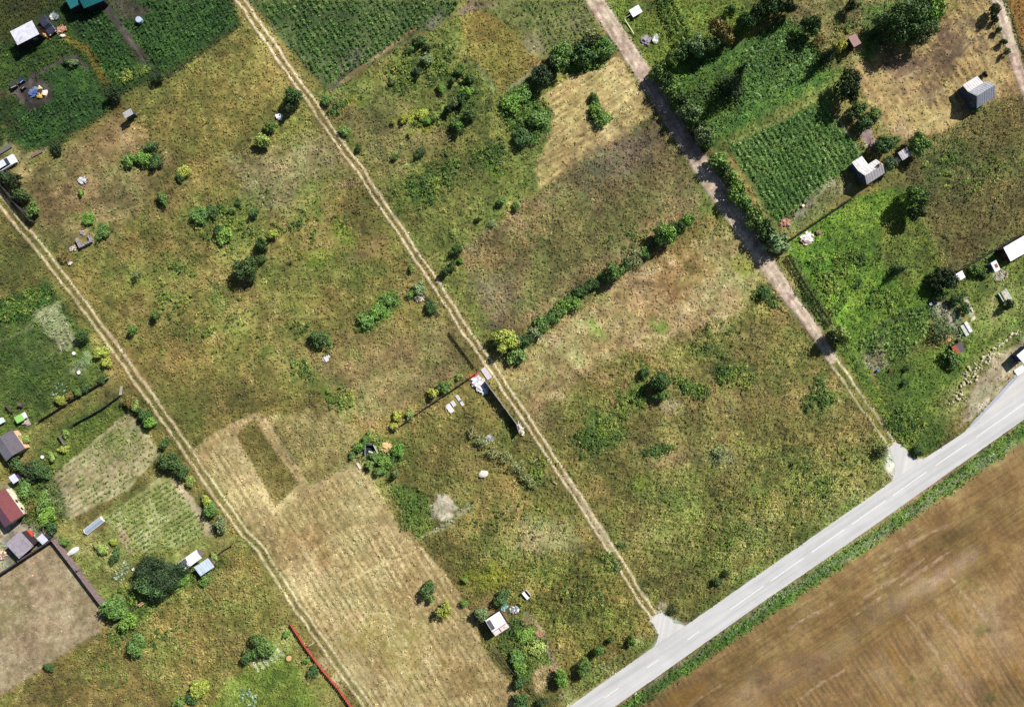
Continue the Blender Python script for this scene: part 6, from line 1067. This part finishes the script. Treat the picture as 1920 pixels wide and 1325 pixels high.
m = MB(); m.tube((0, 0, 0), (0, 0, .85), .58, .58, 18); m.tube((0, 0, .85), (0, 0, .9), .58, .5, 18); solid("blue_barrel", "pale blue round barrel on the dark potato bed at the top left", "barrel", 263, 40, 0, m, paint((176, 196, 214), .5, .12))
for x, y, ang, d, c, lb in ((25, 160, 25, (1.1, 1.0, .8), (60, 56, 64), "dark garden bin with pale rim on the soil plot, leftmost one"), (40, 152, 40, (.8, .7, .8), (30, 38, 110), "dark blue garden bin on the soil plot"), (42, 163, 40, (.6, .7, .6), (52, 46, 56), "dark garden bin below the blue one on the soil plot")):
    e = at_("garden_bin", lb, "bin", x, y, ang, .5); b = MB(); dx, dy, h = d
    b.box((0, 0, h / 2 - .05), (dx, dy, h)); b.build("bin_body", paint(c), e); l = MB(); l.box((0, -dy / 2 + .06, h + .0), (dx, .1, .06)); l.build("rim", paint((176, 172, 160)), e)
heap("blue_tarp", "crumpled blue tarpaulin on the soil plot at the top left", "tarpaulin", 64, 173, 60, .85, .55, .35, [(92, 112, 156), (70, 92, 146), (120, 130, 160)], 16, "sheet", 35); heap("yellow_tub", "yellow tub beside the blue tarpaulin", "tub", 76, 181, 0, .45, .5, .5, [(206, 170, 60)], 5, "lump", 36); heap("cream_sack", "small cream sack above the yellow tub", "sack", 75.5, 165, 0, .35, .3, .4, [(220, 210, 160)], 5, "lump", 37); heap("pink_box", "pink and white box right of the yellow tub", "box", 85, 175, 30, .4, .4, .4, [(226, 190, 160), (236, 220, 206)], 6, "sheet", 38)
ribbed("brick_kerb", "row of pinkish slabs edging the north-west gardens", 70, 288, 28, 2.2, .5, (150, 122, 108), .12)
# hidden white litter under the track-side tree
heap("white_litter", "bright white litter in the shade under the dark track-side tree", "litter", 524, 219, 0, .35, .35, .3, [(236, 238, 244)], 6, "sheet", 39)
# west gardens
def playhut():
    e = at_("play_hut", "small hut with a bright green roof and white porch on the west lawn", "hut", 38, 783, 28, 1.4); b = MB(); b.box((-.3, 0, .6), (1.3, 1.1, 1.2)); b.build("wall", paint((120, 150, 100)), e)
    r = MB(); r.box((-.3, 0, 1.26), (1.55, 1.3, .08), 0, .12); r.build("roof", paint((150, 206, 112), .5, .08), e); p = MB(); p.box((.75, .1, 1.1), (.75, 1.1, .06)); p.build("porch_roof", paint((226, 236, 236), .5, .08), e)
    for y in (-.4, .6): q = MB(); q.tube((1.05, y, 0), (1.05, y, 1.08), .05, .05, 6); q.build("post", paint(WOOD), e)
playhut()
heap("slab_stack", "pinkish slabs stacked in front of the green-roofed play hut", "slabs", 50, 789, -60, .6, .4, .3, [(206, 186, 176), (186, 166, 158)], 12, "sheet", 41)
m = MB(); m.tube((-.4, 0, .45), (.45, 0, .45), .4, .4, 14); m.box((-.1, 0, .1), (.5, .6, .2)); solid("rusty_drum", "dark rusty drum lying on its side above the green-roofed play hut", "drum", 40, 759, -10, m, paint((96, 84, 84), .6, .3, 4.0, c2=(140, 66, 46)))
m = MB(); m.box((0, 0, .3), (1.5, .9, .6)); m.box((0, 0, .64), (1.6, 1.0, .08)); solid("white_cold_box", "pale box with lid at the left edge beside the play hut", "box", 2, 790, 30, m, paint((220, 234, 236), .5, .08))
def gate():
    e = at_("gate_frame", "white tubular gate frame standing by the western track", "gate", 227, 732, 82, .6)
    for x in (-.75, .75): p = MB(); p.tube((x, 0, -.1), (x, 0, 1.2), .05, .05, 8); p.build("post", paint((214, 216, 208)), e)
    f = MB()
    for z in (.3, .7, 1.1): f.tube((-.75, 0, z), (.75, 0, z), .035, .035, 6)
    f.build("gate_bars", paint((226, 228, 220)), e)
gate()
for x, y, lb in ((140, 662, "white plastic chair seat lying in the upper west garden"), (149, 698, "small white basin near the upper lawn fence"), (81, 856, "tiny white basin on the lower lawn edge")):
    m = MB(); m.tube((0, 0, .05), (0, 0, .35), .26, .34, 12); solid("white_basin", lb, "basin", x, y, 0, m, paint((240, 240, 244), .5, .06))
def coldframe2():
    e = at_("greenhouse_frame", "long low glass cold frame beside the green potato rows", "cold frame", 174.5, 985.5, 38, .6); L = 4.0
    g = MB(); g.prism([(.55, .25), (.02, .75), (-.02, .75), (-.55, .25)], -L / 2 + .1, L / 2 - .1); g.build("pane", paint((176, 190, 206), .15, .08, spec=.6), e)
    b = MB(); b.box((0, .58, .13), (L, .08, .3)); b.box((0, -.58, .13), (L, .08, .3)); b.box((0, 0, .77), (L, .05, .04)); b.build("frame", paint((206, 206, 208)), e)
    for x in (-L / 2, L / 2): c = MB(); c.prism([(.6, 0), (.6, .27), (0, .8), (-.6, .27), (-.6, 0)], x - .06, x + .06); c.build("end_board", paint((244, 244, 246)), e)
coldframe2()
def boat():
    e = at_("upturned_boat", "small white upturned boat beside the long brick wall", "boat", 137, 1033, 32, .5); m = MB(); vs = []; fs = []; n = 11
    for i in range(n):
        t = i / (n - 1); x = -1.2 + 2.4 * t; w = .58 * math.sin(math.pi * min(1, .12 + t * .88)) ** .6 + .02; h = .6 * math.sin(math.pi * min(.97, .15 + t * .82)) ** .5
        for j in range(7): a = math.pi * j / 6; vs.append((x, w * math.cos(a), .02 + h * math.sin(a)))
    for i in range(n - 1):
        for j in range(6): fs.append((i * 7 + j, i * 7 + j + 1, i * 7 + j + 8, i * 7 + j + 7))
    fs += [tuple(range(7)), tuple(range(7 * n - 1, 7 * n - 8, -1))]
    m.add(vs, fs); m.build("hull", paint((236, 234, 232), .4, .1), e, True); k = MB(); k.box((0, 0, .62), (1.7, .05, .06)); k.build("keel", paint((170, 166, 164)), e)
boat()
m = MB(); m.tube((0, 0, 0), (0, 0, .45), .95, 1.0, 22); m.tube((0, 0, .45), (0, 0, .5), 1.0, .9, 22); solid("red_paddling_pool", "round orange-red tub behind the striped barn", "tub", 53.5, 1003, 0, m, paint((214, 74, 40), .5, .12))
heap("yard_clutter", "peach and white clutter at the left edge below the striped barn", "heap", 4, 1040, 30, 1.0, .7, .4, [(226, 190, 150), (214, 214, 220), (160, 120, 100)], 30, "mix", 42); heap("white_stones", "white stones beside the bright bush near the red roofed house", "stones", 77, 986, -50, .6, .3, .25, [(214, 216, 216)], 10, "lump", 43)
m = MB(); m.box((0, 0, .5), (1.0, .45, .05), 0, .1); m.box((-.4, 0, .25), (.06, .4, .5)); m.box((.4, 0, .25), (.06, .4, .5)); solid("orange_board", "orange-tan board table on the short fence below the large dark tree", "table", 266, 1131, 33, m, paint((236, 176, 132), .6, .12))
for x, y, lb in ((263, 1070, "white bucket beside the large dark tree and the cabbages"), (251, 1066, "pale flat stone above the cabbages")):
    m = MB(); m.tube((0, 0, 0), (0, 0, .35), .24, .3, 10); solid("pale_bucket", lb, "bucket", x, y, 0, m, paint((240, 232, 226), .5, .06))
e = at_("barrier_bar", "thin white barrier bar sticking out from the red fence toward the track", "barrier", 583.5, 1207.5, 31, 1.2); m = MB(); m.box((0, 0, 1.2), (1.3, .06, .06)); m.build("bar", paint((240, 240, 220)), e); m = MB(); m.tube((-.6, 0, -.1), (-.6, 0, 1.3), .06, .06, 8); m.build("post", paint((150, 146, 140)), e)
m = MB(); m.tube((0, 0, 0), (0, 0, .3), .5, .5, 16); m.tube((0, 0, .3), (0, 0, .34), .5, .44, 16); solid("tree_stump", "round tan stump on the grass between the planks and the red fence", "stump", 542, 1233, 0, m, paint((214, 168, 116), .85, .15))
